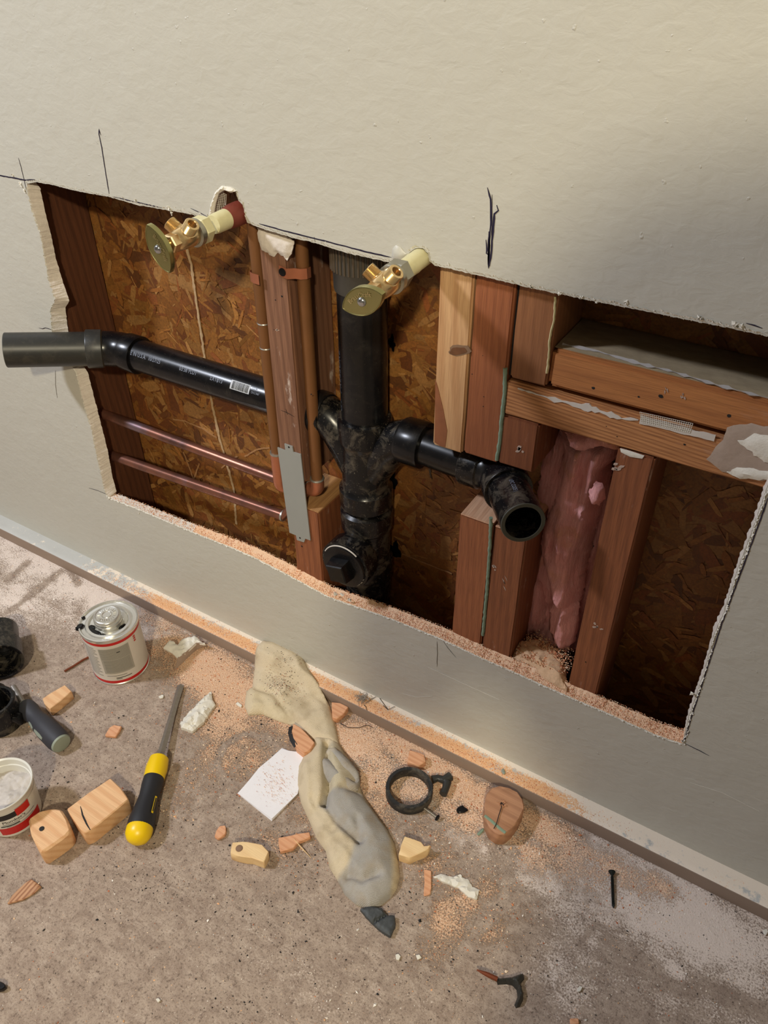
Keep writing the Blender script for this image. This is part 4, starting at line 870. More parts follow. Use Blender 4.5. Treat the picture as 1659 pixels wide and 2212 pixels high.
body = [[(cx_, cy_, .93, (.155, .11)), (cx_, cy_, 1.08, (.145, .105)), (cx_, cy_ + .01, 1.24, (.165, .115)), (cx_, cy_, 1.41, (.150, .105)), (cx_, cy_, 1.51, .070)],
        [(cx_, cy_, 1.41, (.150, .105)), (cx_ - .140, cy_, 1.425, .074), (cx_ - .235, cy_ + .02, 1.25, .062), (cx_ - .285, cy_ + .05, 1.08, .062), (.24, -.90, 1.03, .042), (.235, -.86, 1.02, .030)],
        [(cx_, cy_, 1.41, (.150, .105)), (cx_ + .155, cy_, 1.440, .075), (cx_ + .215, cy_ + .02, 1.27, .052), (cx_ + .21, cy_ + .05, 1.12, .046), (.42, -.885, 1.00, .037), (.345, -.845, .965, .030)]]
skinned('sweatshirt', body, shirt, pr_)
skinned('jeans', [[(cx_, cy_, .95, (.150, .108)), (cx_ - .085, cy_, .86, .088), (cx_ - .095, cy_ + .01, .50, .060), (cx_ - .10, cy_ - .01, .12, .046), (cx_ - .10, cy_ - .01, .06, .048)], [(cx_, cy_, .95, (.150, .108)), (cx_ + .085, cy_, .86, .088), (cx_ + .095, cy_ + .01, .50, .060), (cx_ + .10, cy_ - .01, .12, .046), (cx_ + .10, cy_ - .01, .06, .048)]], jean, pr_)
for k in (-1, 1): obj('shoe', *tube([(cx_ + k * .10, cy_ - .09, .045), (cx_ + k * .10, cy_ - .05, .05), (cx_ + k * .102, cy_ + .06, .045), (cx_ + k * .108, cy_ + .15, .030), (cx_ + k * .11, cy_ + .185, .022)], [.028, .044, .044, .030, .018], 20, squash=1), M['grip'], pr_)
for k in (0, 6): skinned('hand', hands[k:k + 6], skn, pr_)
hd_ = Vector((cx_ - .01, cy_ + .045, 1.71)); b = bmesh.new(); bmesh.ops.create_icosphere(b, subdivisions=5, radius=1)
for v in b.verts:
    x, y, z = v.co; f_ = 1 if y > 0 else 0; q = Vector((x * .076 * (1 - .22 * max(0, -z) ** 1.5), y * .095, z * .118))
    q.y += f_ * (.020 * math.exp(-(x / .16) ** 2 - ((z + .10) / .18) ** 2) - .010 * math.exp(-((abs(x) - .36) / .16) ** 2 - ((z - .06) / .12) ** 2) + .007 * math.exp(-(x / .3) ** 2 - ((z + .46) / .07) ** 2) + .010 * math.exp(-(x / .3) ** 2 - ((z + .80) / .16) ** 2))
    v.co = hd_ + q
V = [v.co.copy() for v in b.verts]; Fc = [tuple(v.index for v in f.verts) for f in b.faces]; b.free(); obj('head', V, Fc, skn, pr_, sharp=80)
obj('neck', *tube([(cx_, cy_ + .005, 1.50), (cx_, cy_ + .02, 1.58), (cx_ - .003, cy_ + .03, 1.65)], [.060, .054, .052], 20), skn, pr_)
for k in (-1, 1):
    obj('ear', *tube([hd_ + Vector((k * .072, -.01, -.025)), hd_ + Vector((k * .082, -.014, 0)), hd_ + Vector((k * .080, -.012, .025))], [.007, .013, .009], 12), skn, pr_); obj('eye', *lathe(hd_ + Vector((k * .028, .076, .008)), (0, 1, 0), [(-.004, .008), (.003, .009), (.007, .005), (.0075, .001)], 16), M['tub'], pr_)
b = bmesh.new(); bmesh.ops.create_icosphere(b, subdivisions=4, radius=1); bmesh.ops.delete(b, geom=[v for v in b.verts if v.co.z < .15 + .6 * max(0, v.co.y) - .75 * max(0, -v.co.y)], context='VERTS')
for v in b.verts: v.co = hd_ + Vector((v.co.x * .084, v.co.y * .103 - .004, v.co.z * .128)) + .003 * Vector(mnoise.noise_vector(v.co * 9))
V = [v.co.copy() for v in b.verts]; Fc = [tuple(v.index for v in f.verts) for f in b.faces]; b.free(); obj('hair', V, Fc, hair, pr_, sharp=80)
fw = Vector(RR[2]); rt = Vector(RR[0]); dn = Vector(RR[1]); pc_ = Vector(CAM) - fw * .028 + rt * .02 + dn * .05; V = []
for a, c, e in [(x, y, z) for x in (-1, 1) for y in (-1, 1) for z in (-1, 1)]: V.append(pc_ + rt * a * .036 + dn * c * .074 + fw * e * .004)
bb = bmesh.new(); vs = [bb.verts.new(v) for v in V]; bmesh.ops.convex_hull(bb, input=vs); bmesh.ops.bevel(bb, geom=bb.edges[:], offset=.003, segments=2, affect='EDGES'); V = [v.co.copy() for v in bb.verts]; Fc = [tuple(v.index for v in f.verts) for f in bb.faces]; bb.free()
tag(obj('phone', V, Fc, M['ink']), 'black phone held up to take the picture', 'phone')

# ------------------------------------------------------------------ sawdust, crumbs
def cols(n, cs): 
    a = np.array([lin(*c) for c in cs]); k = rng.integers(0, len(cs), n); r = a[k].copy(); r[:, :3] *= rng.uniform(.8, 1.15, (n, 1)); return r
OC = [(232, 176, 132), (244, 206, 166), (206, 132, 92), (248, 222, 190), (186, 108, 72), (234, 184, 138)]
WC = [(240, 230, 216), (228, 214, 198), (246, 240, 230)]; KC = [(34, 32, 34), (52, 48, 46), (26, 28, 32)]
# on the sawn ledge of the drywall
lb = np.array([tuple(p) for p in fb]); n = 14000; k = rng.integers(0, len(lb) - 1, n); P = lb[k] + (lb[np.minimum(k + 1, len(lb) - 1)] - lb[k]) * rng.random((n, 1)); dep = rng.random(n)
P[:, 1] = .0003 + dep * (F + .002); frac = (P[:, 0] + .8) / .97; keep = rng.random(n) < np.clip(.25 + 1.6 * frac, 0, 1) * (1 if True else 0); P = P[keep]
P[:, 2] += .0004 + dep[keep] * .0085 * np.clip(frac[keep] * 2.6, .25, 1) + .0016 * rng.random(len(P)) * np.clip(frac[keep], .1, 1) * (1 - abs(dep[keep] - .5))
V, Fc, C = crumbs(P, rng.uniform(.0004, .0010, len(P)), .8, cols(len(P), OC + [(246, 214, 190)]))
tag(obj('sawdust', V, Fc, M['grain'], colors=C, recalc=False, smooth=False), 'orange sawdust lying along the lower cut edge of the wall', 'sawdust', kind='stuff')
cl = rng.normal(0, 1, (2600, 2)) * [.017, .013] + [W(1165, 1425, Z=.23).x, .036]; cl = cl[(cl[:, 1] > F + .002) & (cl[:, 1] < .075) & (cl[:, 0] < .014) & (cl[:, 0] > -.062)]
V, Fc, C = crumbs(np.c_[cl, .2285 + .002 * rng.random(len(cl))], rng.uniform(.0005, .0013, len(cl)), .8, cols(len(cl), OC))
tag(obj('sawdust', V, Fc, M['grain'], colors=C, recalc=False, smooth=False), 'loose sawdust on the clump under the pink insulation', 'sawdust', kind='stuff')
# on the trim strip
n = 9000; P = np.stack([rng.uniform(-1.1, .15, n), -np.abs(rng.normal(.019, .007, n)).clip(.001, SW - .001), np.full(n, SH)], 1)
dens = np.clip((P[:, 0] - xr(180)) / .15, 0, 1) * np.where(P[:, 0] > xr(1200), .18, 1); P = P[rng.random(n) < dens]
V, Fc, C = crumbs(P, rng.uniform(.0003, .0009, len(P)), .7, cols(len(P), OC))
tag(obj('sawdust', V, Fc, M['grain'], colors=C, recalc=False, smooth=False), 'orange sawdust scattered on the metal trim strip', 'sawdust', kind='stuff')
# on the floor, following the dust drifts
def scatter(n, L, floor_=.0, base=.0):
    P = np.stack([rng.uniform(-1.25, .40, n), rng.uniform(-.66, -.033, n)], 1); return P[rng.random(n) < np.clip(mask(P, L) * 1.2 + base, 0, 1)]
P = scatter(110000, OR, base=.035); s_ = np.minimum(rng.lognormal(-7.6, .5, len(P)), .0022)
V, Fc, C = crumbs(np.c_[P, np.zeros(len(P))], s_, .5, cols(len(P), OC))
tag(obj('sawdust', V, Fc, M['grain'], colors=C, recalc=False, smooth=False), 'orange sawdust and shavings scattered over the floor', 'sawdust', kind='stuff')
P = scatter(60000, WH, base=.04); s_ = np.minimum(rng.lognormal(-7.75, .5, len(P)), .0024)
V, Fc, C = crumbs(np.c_[P, np.zeros(len(P))], s_, .5, cols(len(P), WC))
tag(obj('plaster_crumbs', V, Fc, M['grain'], colors=C, recalc=False, smooth=False), 'white plaster crumbs scattered over the floor', 'rubble', kind='stuff')
BK = [(600, 1830, .05, .03, .9), (330, 1800, .06, .04, .4), (700, 1770, .03, .05, .5), (130, 1700, .05, .02, .6), (540, 1570, .08, .05, .6), (300, 1900, .06, .03, .7), (620, 1860, .05, .02, .8), (560, 1950, .1, .06, .3), (290, 1585, .01, .01, .9), (900, 2050, .2, .05, .25), (650, 1530, .04, .04, .5), (870, 1950, .02, .02, .6), (520, 2180, .05, .02, .9), (700, 1860, .03, .02, .6), (140, 1690, .03, .02, .7), (330, 1600, .012, .01, .9), (420, 1680, .03, .02, .5), (560, 1990, .05, .03, .5)]
P = scatter(26000, BK, base=.075); s_ = np.minimum(rng.lognormal(-7.45, .5, len(P)), .0026)
V, Fc, C = crumbs(np.c_[P, np.zeros(len(P))], s_, .7, cols(len(P), KC))
tag(obj('pipe_shavings', V, Fc, M['grain'], colors=C, recalc=False, smooth=False), 'black plastic pipe shavings scattered over the floor', 'shavings', kind='stuff')

# ------------------------------------------------------------------ things on the floor
def px2(pts, Z): return [W(a, c, Z=Z)[:2] for a, c in pts]
def lump(name, label, cat, pts, h, mat, bev=.001, bumps=.0004, grow=1.0, z0=0.0, group=None, par=None):
    T = px2(pts, h + z0); c = Vector((sum(t[0] for t in T), sum(t[1] for t in T))) / len(T)
    V, Fc = prism([Vector((t[0], t[1], z0 + h)) for t in T], [Vector((c.x + (t[0] - c.x) * grow, c.y + (t[1] - c.y) * grow, z0 + .0002)) for t in T], min(bev, h * .3), bumps)
    o_ = obj(name, V, Fc, M[mat] if isinstance(mat, str) else mat, par, sharp=40); return tag(o_, label, cat, group) if label and not par else o_
lump('wood_offcut', 'small tan wood block beside the charcoal screwdriver', 'wood', [(91, 1509), (105, 1499), (140, 1479), (155, 1493), (130, 1514), (107, 1531), (96, 1520)], .019, 'offcut')
oc = lump('wood_offcut', 'rounded pine block with a drill hole, against the white tub', 'wood', [(60, 1768), (84, 1751), (109, 1745), (132, 1747), (146, 1768), (154, 1792), (142, 1806), (120, 1822), (90, 1842), (80, 1832), (66, 1800)], .034, 'offcut', bev=.003)
c_ = W(90, 1790, Z=.0345); obj('drill_hole', *lathe(c_, (0, 0, 1), [(-.001, .0034), (.0003, .0034), (.0004, .0025)], 16), M['blackedge'], oc)
ob = lump('wood_offcut', 'long pine block with a curved saw slit, left of the yellow screwdriver', 'wood', [(144, 1747), (190, 1712), (238, 1680), (262, 1703), (278, 1726), (240, 1758), (196, 1793), (180, 1800), (160, 1772)], .032, 'offcut', bev=.0015)
P = rough_line([(174, 1742), (178, 1760), (186, 1778), (195, 1793)], Z=.0322, step=.003, j=.0003); obj('saw_slit', *ribbon(P, [.0006 + .0016 * math.sin(3.14 * i / len(P)) for i in range(len(P))], (0, 0, 1), .0001, .0003), M['blackedge'], ob)
lump('wood_splinter', 'thin wedge of striped wood at the far lower left of the floor', 'wood', [(15, 1952), (25, 1934), (53, 1907), (68, 1898), (89, 1914), (76, 1927), (51, 1942)], .004, wood('ringed splinter', lin(206, 160, 120), lin(150, 98, 64), 'Y', rings=110, ringamt=.9))
lump('wood_chip', 'small pink wood chip between can and yellow screwdriver', 'wood', [(226, 1588), (236, 1571), (246, 1565), (263, 1568), (257, 1580), (249, 1591)], .006, 'chip')
lump('wood_chip', 'small five-sided wood chip above the knotty wood block', 'wood', [(463, 1807), (467, 1794), (475, 1783), (487, 1782), (489, 1795), (486, 1803), (471, 1812)], .006, 'chip')
kb = lump('wood_offcut', 'knotty wood block below the folded white paper', 'wood', [(502, 1819), (525, 1817), (545, 1820), (566, 1824), (581, 1840), (570, 1862), (545, 1853), (520, 1850), (497, 1843)], .018, 'offcut_pale')
blot(W(514, 1832, Z=.0185), 0, .0, .0, 'blackedge', kb, 'x') if False else None
obj('knot', *lathe(W(517, 1833, Z=.0175), (0, 0, 1), [(0, .0055), (.0014, .0045), (.0018, .002)], 12), kn2, kb)
lump('wood_chip', 'notched flat wood chip left of the sock', 'wood', [(601, 1809), (628, 1804), (644, 1800), (668, 1797), (671, 1808), (648, 1817), (640, 1824), (634, 1832), (605, 1839), (602, 1824)], .008, 'chip')
wg = lump('wood_offcut', 'wood wedge with one black face half under the sock', 'wood', [(634, 1562), (650, 1572), (668, 1590), (680, 1604), (670, 1620), (656, 1625), (640, 1612), (628, 1584)], .02, 'chip')
P = [W(a, c, Z=.0175) for a, c in [(629, 1570), (627, 1582), (631, 1598), (640, 1612)]]; obj('black_face', *ribbon(P, .007, (-.4, -.4, .8), .0006, .0008), M['blackedge'], wg)
lump('wood_chip', 'reddish wood chip between sock and trim strip', 'wood', [(716, 1516), (735, 1518), (753, 1527), (742, 1542), (728, 1552), (718, 1550)], .012, 'chip')
lump('wood_chip', 'brown wood chip behind the black ring', 'wood', [(884, 1620), (900, 1624), (917, 1630), (920, 1645), (905, 1654), (880, 1645)], .012, 'chip')
lump('wood_offcut', 'pale notched wood block right of the sock', 'wood', [(874, 1806), (893, 1812), (910, 1818), (916, 1827), (930, 1825), (926, 1834), (912, 1841), (885, 1853), (861, 1845), (866, 1826)], .018, 'offcut_pale', bev=.0008)
lump('wood_chip', 'thin reddish wood strip beside the white plaster shard', 'wood', [(916, 1877), (932, 1880), (932, 1918), (930, 1932), (915, 1935), (917, 1905)], .003, 'chip')
lump('wood_chip', 'small orange wood chip at the lower frame edge', 'wood', [(1231, 2199), (1250, 2199), (1252, 2213), (1232, 2213)], .004, 'chip')
# hole saw plug
hp = lump('wood_plug', 'round brown wood plug with centre hole near the trim strip', 'wood', [(1046, 1740), (1050, 1716), (1062, 1701), (1080, 1697), (1100, 1701), (1118, 1710), (1130, 1727), (1133, 1746), (1122, 1769), (1106, 1790), (1091, 1802), (1074, 1802), (1057, 1788), (1048, 1765)], .028, 'offcut_pink', bev=.0015)
P = rough_line([(1047, 1762), (1060, 1772), (1078, 1788), (1092, 1799)], Z=.0282, step=.003, j=.0002); obj('sealant_line', *tube(P, .0022, 8, squash=.6), M['green'], hp)
c_ = W(1085, 1738, Z=.0283); obj('pilot_hole', *lathe(c_, (0, 0, 1), [(-.001, .0036), (.0003, .0036), (.0004, .002)], 14), M['thread'], hp)
m = []
for k in range(26): a = random.uniform(0, 6.28); r = random.uniform(.002, .005); p = c_ + Vector((r * math.cos(a), r * math.sin(a), .0008)); m.append(tube([p, p + Vector((random.uniform(-1, 1), random.uniform(-1, 1), .8)) * .003], .0003, 4))
obj('splinters', *merge(*m), M['chip'], hp, smooth=False)
P = [W(a, c, Z=.030) for a, c in [(1084, 1742), (1078, 1760), (1073, 1778), (1067, 1790)]]; obj('wire', *tube(P, .0006, 6), M['thread'], hp)
# drywall debris
def shard(name, label, pts, h, mat, seed=1, res=.003, mound=None):
    V, Fc, _ = pillow(px2(pts, h * .6), lambda p, d: h * (.45 + .55 * np.minimum(1, d / .006)) * (1 + .5 * nz(p, 110, seed)) + .0026 * np.abs(nz(p, 210, seed + 3)) + .0012 * nz(p, 500, seed), up, res, jag=.0016); return tag(obj(name, V, Fc, M[mat], sharp=30), label, 'drywall')
shard('plaster_shard', 'long white plaster shard between reddish strip and floor dust', [(935, 1893), (952, 1888), (980, 1895), (993, 1889), (1013, 1902), (1021, 1915), (1036, 1922), (1030, 1943), (1013, 1938), (991, 1918), (952, 1903)], .004, 'paper', 2)
shard('drywall_chunk', 'cream broken drywall chunk right of the long screwdriver shaft', [(389, 1560), (402, 1545), (416, 1530), (440, 1505), (456, 1493), (459, 1512), (465, 1521), (453, 1537), (439, 1559), (415, 1579), (406, 1577), (392, 1571)], .010, 'paper', 3)
ds = thing('drywall_scrap', 'bent cream drywall scrap behind the metal can', 'drywall', W(400, 1420, Z=0))
V, Fc, _ = pillow(px2([(352, 1398), (366, 1380), (384, 1392), (394, 1377), (420, 1372), (443, 1390), (424, 1388), (410, 1401), (396, 1412), (384, 1421), (374, 1410)], .018), lambda p, d: .016 + .004 * np.minimum(1, d / .005) + .003 * nz(p, 140), up, .003, base=lambda a: .013, jag=.001); obj('paper_face', V, Fc, M['paper'], ds)
eT = [W(a, c, Z=.017) for a, c in [(443, 1390), (424, 1389), (410, 1402), (396, 1413), (384, 1422)]]; eB = [W(a, c, Z=.0005) for a, c in [(441, 1396), (424, 1404), (408, 1418), (394, 1432), (378, 1448)]]
eT2 = [p + Vector((-.0015, .0015, 0)) for p in eT]; eB2 = [p + Vector((-.0015, .0015, 0)) for p in eB]; V = eT + eB + eT2 + eB2
Fc = [(i, i + 1, i + 6, i + 5) for i in range(4)] + [(i + 10, i + 15, i + 16, i + 11) for i in range(4)] + [(0, 5, 15, 10), (4, 14, 19, 9)] + [(i, i + 10, i + 11, i + 1) for i in range(4)] + [(i + 5, i + 6, i + 16, i + 15) for i in range(4)]
obj('folded_side', V, Fc, M['kraft'], ds)
tag(obj('wood_splinter', *tube(resample([W(a, c, Z=.003) for a, c in [(139, 1450), (160, 1438), (180, 1425), (212, 1410)]], .006, False), .0019, 7), M['rust']), 'thin orange splinter touching the left of the can', 'wood')
tag(obj('wood_splinter', *tube([W(635, 1812, Z=.0092), W(650, 1830, Z=.006), W(672, 1853, Z=.0008)], [.0004, .0007, .0003], 6), M['offcut_pale']), 'needle-thin pale splinter leaning on the notched chip', 'wood')
# folded paper
pp = thing('folded_paper', 'folded white paper with sawdust on it, left of the sock', 'paper', W(585, 1700, Z=0))
for k, (h, off) in enumerate([(.0012, 0), (.0026, .001), (.0040, .0018)]):
    V, Fc, _ = pillow(px2([(513 + k, 1714), (560, 1660 - k), (609, 1616 + k), (625, 1622), (658, 1626), (652, 1670), (643, 1714), (587, 1773 - k * 2)], h), lambda p, d: h + .0008 * nz(p, 26, k) + .0003 * nz(p, 90, k), up, .007, base=lambda a: max(.0001, h - .0012)); obj('sheet', V, Fc, M['note'], pp)
P = np.array([tuple(W(random.gauss(598, 18), random.gauss(1690, 26), Z=.0052)) for _ in range(320)]); V, Fc, C = crumbs(P, rng.uniform(.0003, .0008, len(P)), .6, cols(len(P), OC)); tag(obj('sawdust', V, Fc, M['grain'], pp, colors=C, recalc=False, smooth=False), kind='stuff')

# metal can
cc_ = Vector((-.690, -.149, 0)); CR, CH = .0462, .106
can = thing('cement_can', 'small metal can with grey label and red bands, black cement on its lid', 'can', cc_)
obj('body', *lathe(cc_, (0, 0, 1), [(.0004, CR - .001), (.001, CR + .0004), (.003, CR + .0006), (.004, CR - .0006), (CH - .008, CR - .0006), (CH - .006, CR + .0004)], 64), M['can'], can)
obj('red_band', *lathe(cc_, (0, 0, 1), [(.0045, CR - .0003), (.0108, CR - .0003)], 64, cap=False), M['red'], can); obj('red_band', *lathe(cc_, (0, 0, 1), [(CH - .0135, CR - .0003), (CH - .0065, CR - .0003)], 64, cap=False), M['red'], can)
lab = obj('paper_label', *lathe(cc_, (0, 0, 1), [(.0108, CR - .0002), (CH - .0135, CR - .0002)], 64, cap=False), M['label'], can)
side0 = Vector((.72, -.70, 0)).normalized()
def canpatch(a0, a1, z0, z1, lift, mat, name):
    V = []; n_ = 14
    for k in range(n_ + 1):
        a = a0 + (a1 - a0) * k / n_; d_ = Vector((side0.x * math.cos(a) - side0.y * math.sin(a), side0.x * math.sin(a) + side0.y * math.cos(a), 0))
        for z in (z0, z1): V.append(cc_ + d_ * (CR + lift) + Vector((0, 0, z)))
    return V, [(2 * k, 2 * k + 2, 2 * k + 3, 2 * k + 1) for k in range(n_)]
obj('text_panel', *canpatch(-.45, .62, .028, CH - .020, .0002, 0, 0), plain('grey text panel', lin(178, 172, 160), .5, var=.18, ns=900), lab, smooth=False)
m = [canpatch(-1.15 + random.uniform(0, .1), -.55 - random.uniform(0, .18) * (k % 2), z, z + .0012, .0003, 0, 0) for k, z in enumerate(np.arange(.022, CH - .018, .0042))]; obj('small_print', *merge(*m), M['labtext'], lab, smooth=False)
m = [canpatch(-.38, .55, z, z + .0009, .0004, 0, 0) for z in np.arange(.032, .060, .0026)] + [canpatch(-.42, .58, z, z + .0007, .0004, 0, 0) for z in np.arange(.062, CH - .022, .0024)]; obj('small_print', *merge(*m), M['labtext'], lab, smooth=False)
m = [canpatch(-.4, .3, .0225, .0232, .0004, 0, 0), canpatch(-.1, .45, .017, .0183, .0004, 0, 0), canpatch(-.1, .1, .0145, .0155, .0004, 0, 0), canpatch(.15, .27, .075, .0765, .0004, 0, 0)]; obj('small_print', *merge(*m), M['ink'], lab, smooth=False)
m = [canpatch(.86, .95, z, z + .003, .0004, 0, 0) for z in (.078, .083, .0875)]; obj('red_letters', *merge(*m), M['red'], lab, smooth=False)
z = CH
lid = obj('lid', *lathe(cc_, (0, 0, 1), [(z - .007, CR + .0006), (z - .002, CR + .0014), (z, CR + .0008), (z + .0002, CR - .0012), (z - .003, CR - .0028), (z - .0035, CR - .008), (z - .0015, CR - .010), (z - .0012, CR - .014), (z - .0040, CR - .0165), (z - .0045, .022), (z - .001, .0205), (z + .002, .0200)], 64), M['can'], can)
cap_ = obj('screw_cap', *lathe(cc_, (0, 0, 1), [(z - .003, .0205), (z - .001, .0222), (z + .002, .0224), (z + .003, .0214), (z + .0055, .0214), (z + .0065, .0222), (z + .009, .0222), (z + .0115, .0215), (z + .0130, .0200), (z + .0133, .0185), (z + .0126, .0170), (z + .0126, .0085), (z + .0136, .0075), (z + .0126, .0062), (z + .0126, .0005)], 48), M['can'], can)
m = []
for k in range(22):
    a = k / 22 * 6.283 + .1; d_ = Vector((math.cos(a), math.sin(a), 0)); r0 = .0105; m.append(tube([cc_ + d_ * r0 + Vector((0, 0, z + .0128)), cc_ + d_ * (r0 + random.uniform(.003, .0055)) + Vector((0, 0, z + .0128))], .0006, 5))
obj('embossed_letters', *merge(*m), M['can'], cap_)
def tarblob(cx_, cy_, rx, ry, z0, h, seed, nm='cement_drip'):
    pts = [(cx_ + rx * (1 + .35 * mnoise.noise(Vector((math.cos(a) * 2, math.sin(a) * 2, seed)))) * math.cos(a), cy_ + ry * (1 + .35 * mnoise.noise(Vector((math.cos(a) * 2, math.sin(a) * 2, seed + 4)))) * math.sin(a)) for a in np.linspace(0, 6.28, 19)[:-1]]
    V, Fc, _ = pillow(pts, lambda p, d: z0 + h * np.minimum(1, d / .002) ** .5, up, .0015, base=lambda a: z0 - .003); obj(nm, V, Fc, M['tar'], can)
q_ = W(205, 1362, Z=CH); tarblob(cc_.x + .000, cc_.y - .029, .014, .006, z - .0035, .0016, 2); tarblob(cc_.x - .014, cc_.y - .026, .007, .008, z - .0035, .0018, 5); tarblob(cc_.x + .016, cc_.y - .027, .006, .004, z - .0035, .001, 8)
tarblob(cc_.x - .030, cc_.y - .0335, .0055, .007, z - .001, .0018, 9); tarblob(cc_.x - .041, cc_.y - .017, .003, .004, z - .001, .0016, 11); tarblob(cc_.x + .026, cc_.y + .004, .003, .007, z - .0035, .001, 14)

# putty tub
tc = Vector((-.6115, -.4290, 0)); TH = .073
tub = thing('putty_tub', 'open white plastic tub of grey putty at the left frame edge', 'tub', tc)
obj('shell', *lathe(tc, (0, 0, 1), [(.0005, .034), (.002, .0362), (TH - .012, .0405), (TH - .010, .0412), (TH - .0015, .0420), (TH, .0430), (TH + .001, .0422), (TH - .001, .0400), (TH - .010, .0392), (TH - .011, .0380), (.03, .0365)], 64, cap=True), M['tub'], tub)
V, Fc, _ = pillow([(tc.x + .0380 * math.cos(a), tc.y + .0380 * math.sin(a)) for a in np.linspace(0, 6.283, 40)[:-1]], lambda p, d: .051 + .007 * nz(p, 45, 3) + .004 * np.abs(nz(p, 90, 8)) + .0015 * nz(p, 260, 2), up, .0022, base=lambda a: .04); obj('putty', V, Fc, M['putty'], tub)
tl = obj('label_band', *lathe(tc, (0, 0, 1), [(.004, .0368), (TH - .014, .0406)], 64, cap=False), M['tub'], tub)
sT = Vector((.80, -.60, 0)).normalized()
def tubpatch(a0, a1, z0, z1, lift=.0004):
    V = []; n_ = 12
    for k in range(n_ + 1):
        a = a0 + (a1 - a0) * k / n_; d_ = Vector((sT.x * math.cos(a) - sT.y * math.sin(a), sT.x * math.sin(a) + sT.y * math.cos(a), 0))
        for z in (z0, z1): V.append(tc + d_ * (.0365 + .0041 * (z - .002) / (TH - .014) + lift) + Vector((0, 0, z)))
    return V, [(2 * k, 2 * k + 2, 2 * k + 3, 2 * k + 1) for k in range(n_)]
obj('black_panel', *tubpatch(-.62, .45, .045, .057), M['ink'], tl, smooth=False); obj('red_panel', *tubpatch(-.40, 1.2, .008, .025), M['red'], tl, smooth=False); obj('red_badge', *tubpatch(.35, .85, .044, .060, .0007), M['red'], tl, smooth=False)
for s_t, sz, a0, z0 in (("Plumber's", .0078, -.18, .0365), ):
    TV, TF = text_mesh(s_t, sz); V = []
    for v in TV:
        a = a0 + v.x / .039; zz_ = z0 + v.y; d_ = Vector((sT.x * math.cos(a) - sT.y * math.sin(a), sT.x * math.sin(a) + sT.y * math.cos(a), 0)); V.append(tc + d_ * (.0365 + .0041 * (zz_ - .002) / (TH - .014) + .0006) + Vector((0, 0, zz_)))
    obj('printed_text', V, TF, M['ink'], tl, smooth=False, recalc=False)
m = [tubpatch(-.2, 1.0, .0335, .0342, .0007), tubpatch(-.28, .35, .0290, .0312, .0007), tubpatch(-.1, .9, .0272, .0279, .0007)]; obj('small_print', *merge(*m), M['ink'], tl, smooth=False)
m = [tubpatch(-1.6, -.98 - .05 * (k % 3), z_, z_ + .0012) for k, z_ in enumerate(np.arange(.010, .026, .003))]; obj('small_print', *merge(*m), M['ink'], tl, smooth=False)

# screwdrivers
A = W(389, 1476, Z=.010); B = W(344, 1640, Z=.0155); E_ = W(299, 1801, Z=.0165)
sd1 = thing('screwdriver', 'long flat screwdriver with yellow and black handle', 'screwdriver', W(330, 1700, Z=0))
A.z = .0045; dsh = (B - A).normalized()
obj('shaft', *merge(tube([A, A + dsh * .004, A + dsh * .02, A + dsh * .04, B], [.0052, .0056, .0052, .0048, .0056], 4, squash=.62, ref=(1, .6, 0))), M['steel'], sd1, sharp=30)
dh = (E_ - B).normalized(); HL = (E_ - B).length
obj('yellow_collar', *lathe(B - dh * .003, dh, [(0, .0110), (.003, .0142), (.020, .0160), (.036, .0150), (.038, .0130)], 32), M['yellow'], sd1)
V, Fc = lathe(B, dh, [(.022, .0125), (.028, .0148), (.045, .0150), (.062, .0138), (.075, .0150), (.095, .0180), (HL - .016, .0188), (HL - .008, .0182), (HL - .006, .0150)], 36)
hb = obj('black_grip', V, Fc, M['grip'], sd1)
obj('yellow_butt', *lathe(B, dh, [(HL - .012, .0178), (HL - .006, .0184), (HL + .002, .0178), (HL + .009, .0140), (HL + .013, .0080), (HL + .0142, .001)], 32), M['yellow'], sd1)
# yellow tongue and brand plate on the grip
viewp = Vector(CAM) - B; sidp = (viewp - viewp.dot(dh) * dh).normalized(); wp = dh.cross(sidp)
P = []; 
lp = [B + dh * (HL - .050 + .026 * k / 5) + (sidp * math.cos(-.55) + wp * math.sin(-.55)) * (.0186 + .0008 * k / 5) for k in range(6)]
obj('maker_plate', *ribbon(lp, .0030, (sidp * math.cos(-.55) + wp * math.sin(-.55)), .0002, .0004), M['yellow'], sd1); obj('plate_centre', *ribbon([lp[0].lerp(lp[-1], .1), lp[0].lerp(lp[-1], .9)], .0018, (sidp * math.cos(-.55) + wp * math.sin(-.55)), .0007, .0003), M['grip'], sd1)
B2 = W(52, 1524, Z=.016); E2 = W(132, 1606, Z=.0165); A2 = W(28, 1484, Z=.022); d2 = (E2 - B2).normalized(); H2 = (E2 - B2).length
sd2 = thing('screwdriver', 'short screwdriver with charcoal grip and grey-green inlays', 'screwdriver', W(95, 1570, Z=0))
obj('shaft', *tube([A2, B2 + d2 * .002], .0052, 12), M['steel'], sd2)
obj('charcoal_grip', *lathe(B2, d2, [(-.001, .0080), (.002, .0128), (.008, .0146), (.018, .0150), (.032, .0132), (.042, .0134), (.056, .0160), (.070, .0172), (H2 - .010, .0172), (H2 - .001, .0156)], 36), M['grip2'], sd2)
obj('ferrule', *lathe(B2, d2, [(-.003, .0075), (-.002, .0096), (.001, .0116), (.003, .0120)], 28), M['mint'], sd2)
obj('end_cap', *lathe(B2, d2, [(H2 - .004, .0152), (H2 - .001, .0154), (H2 + .002, .0140), (H2 + .003, .0100), (H2 + .0034, .001)], 28), M['mint'], sd2)
v2 = Vector(CAM) - B2; s2 = (v2 - v2.dot(d2) * d2).normalized(); w2 = d2.cross(s2)
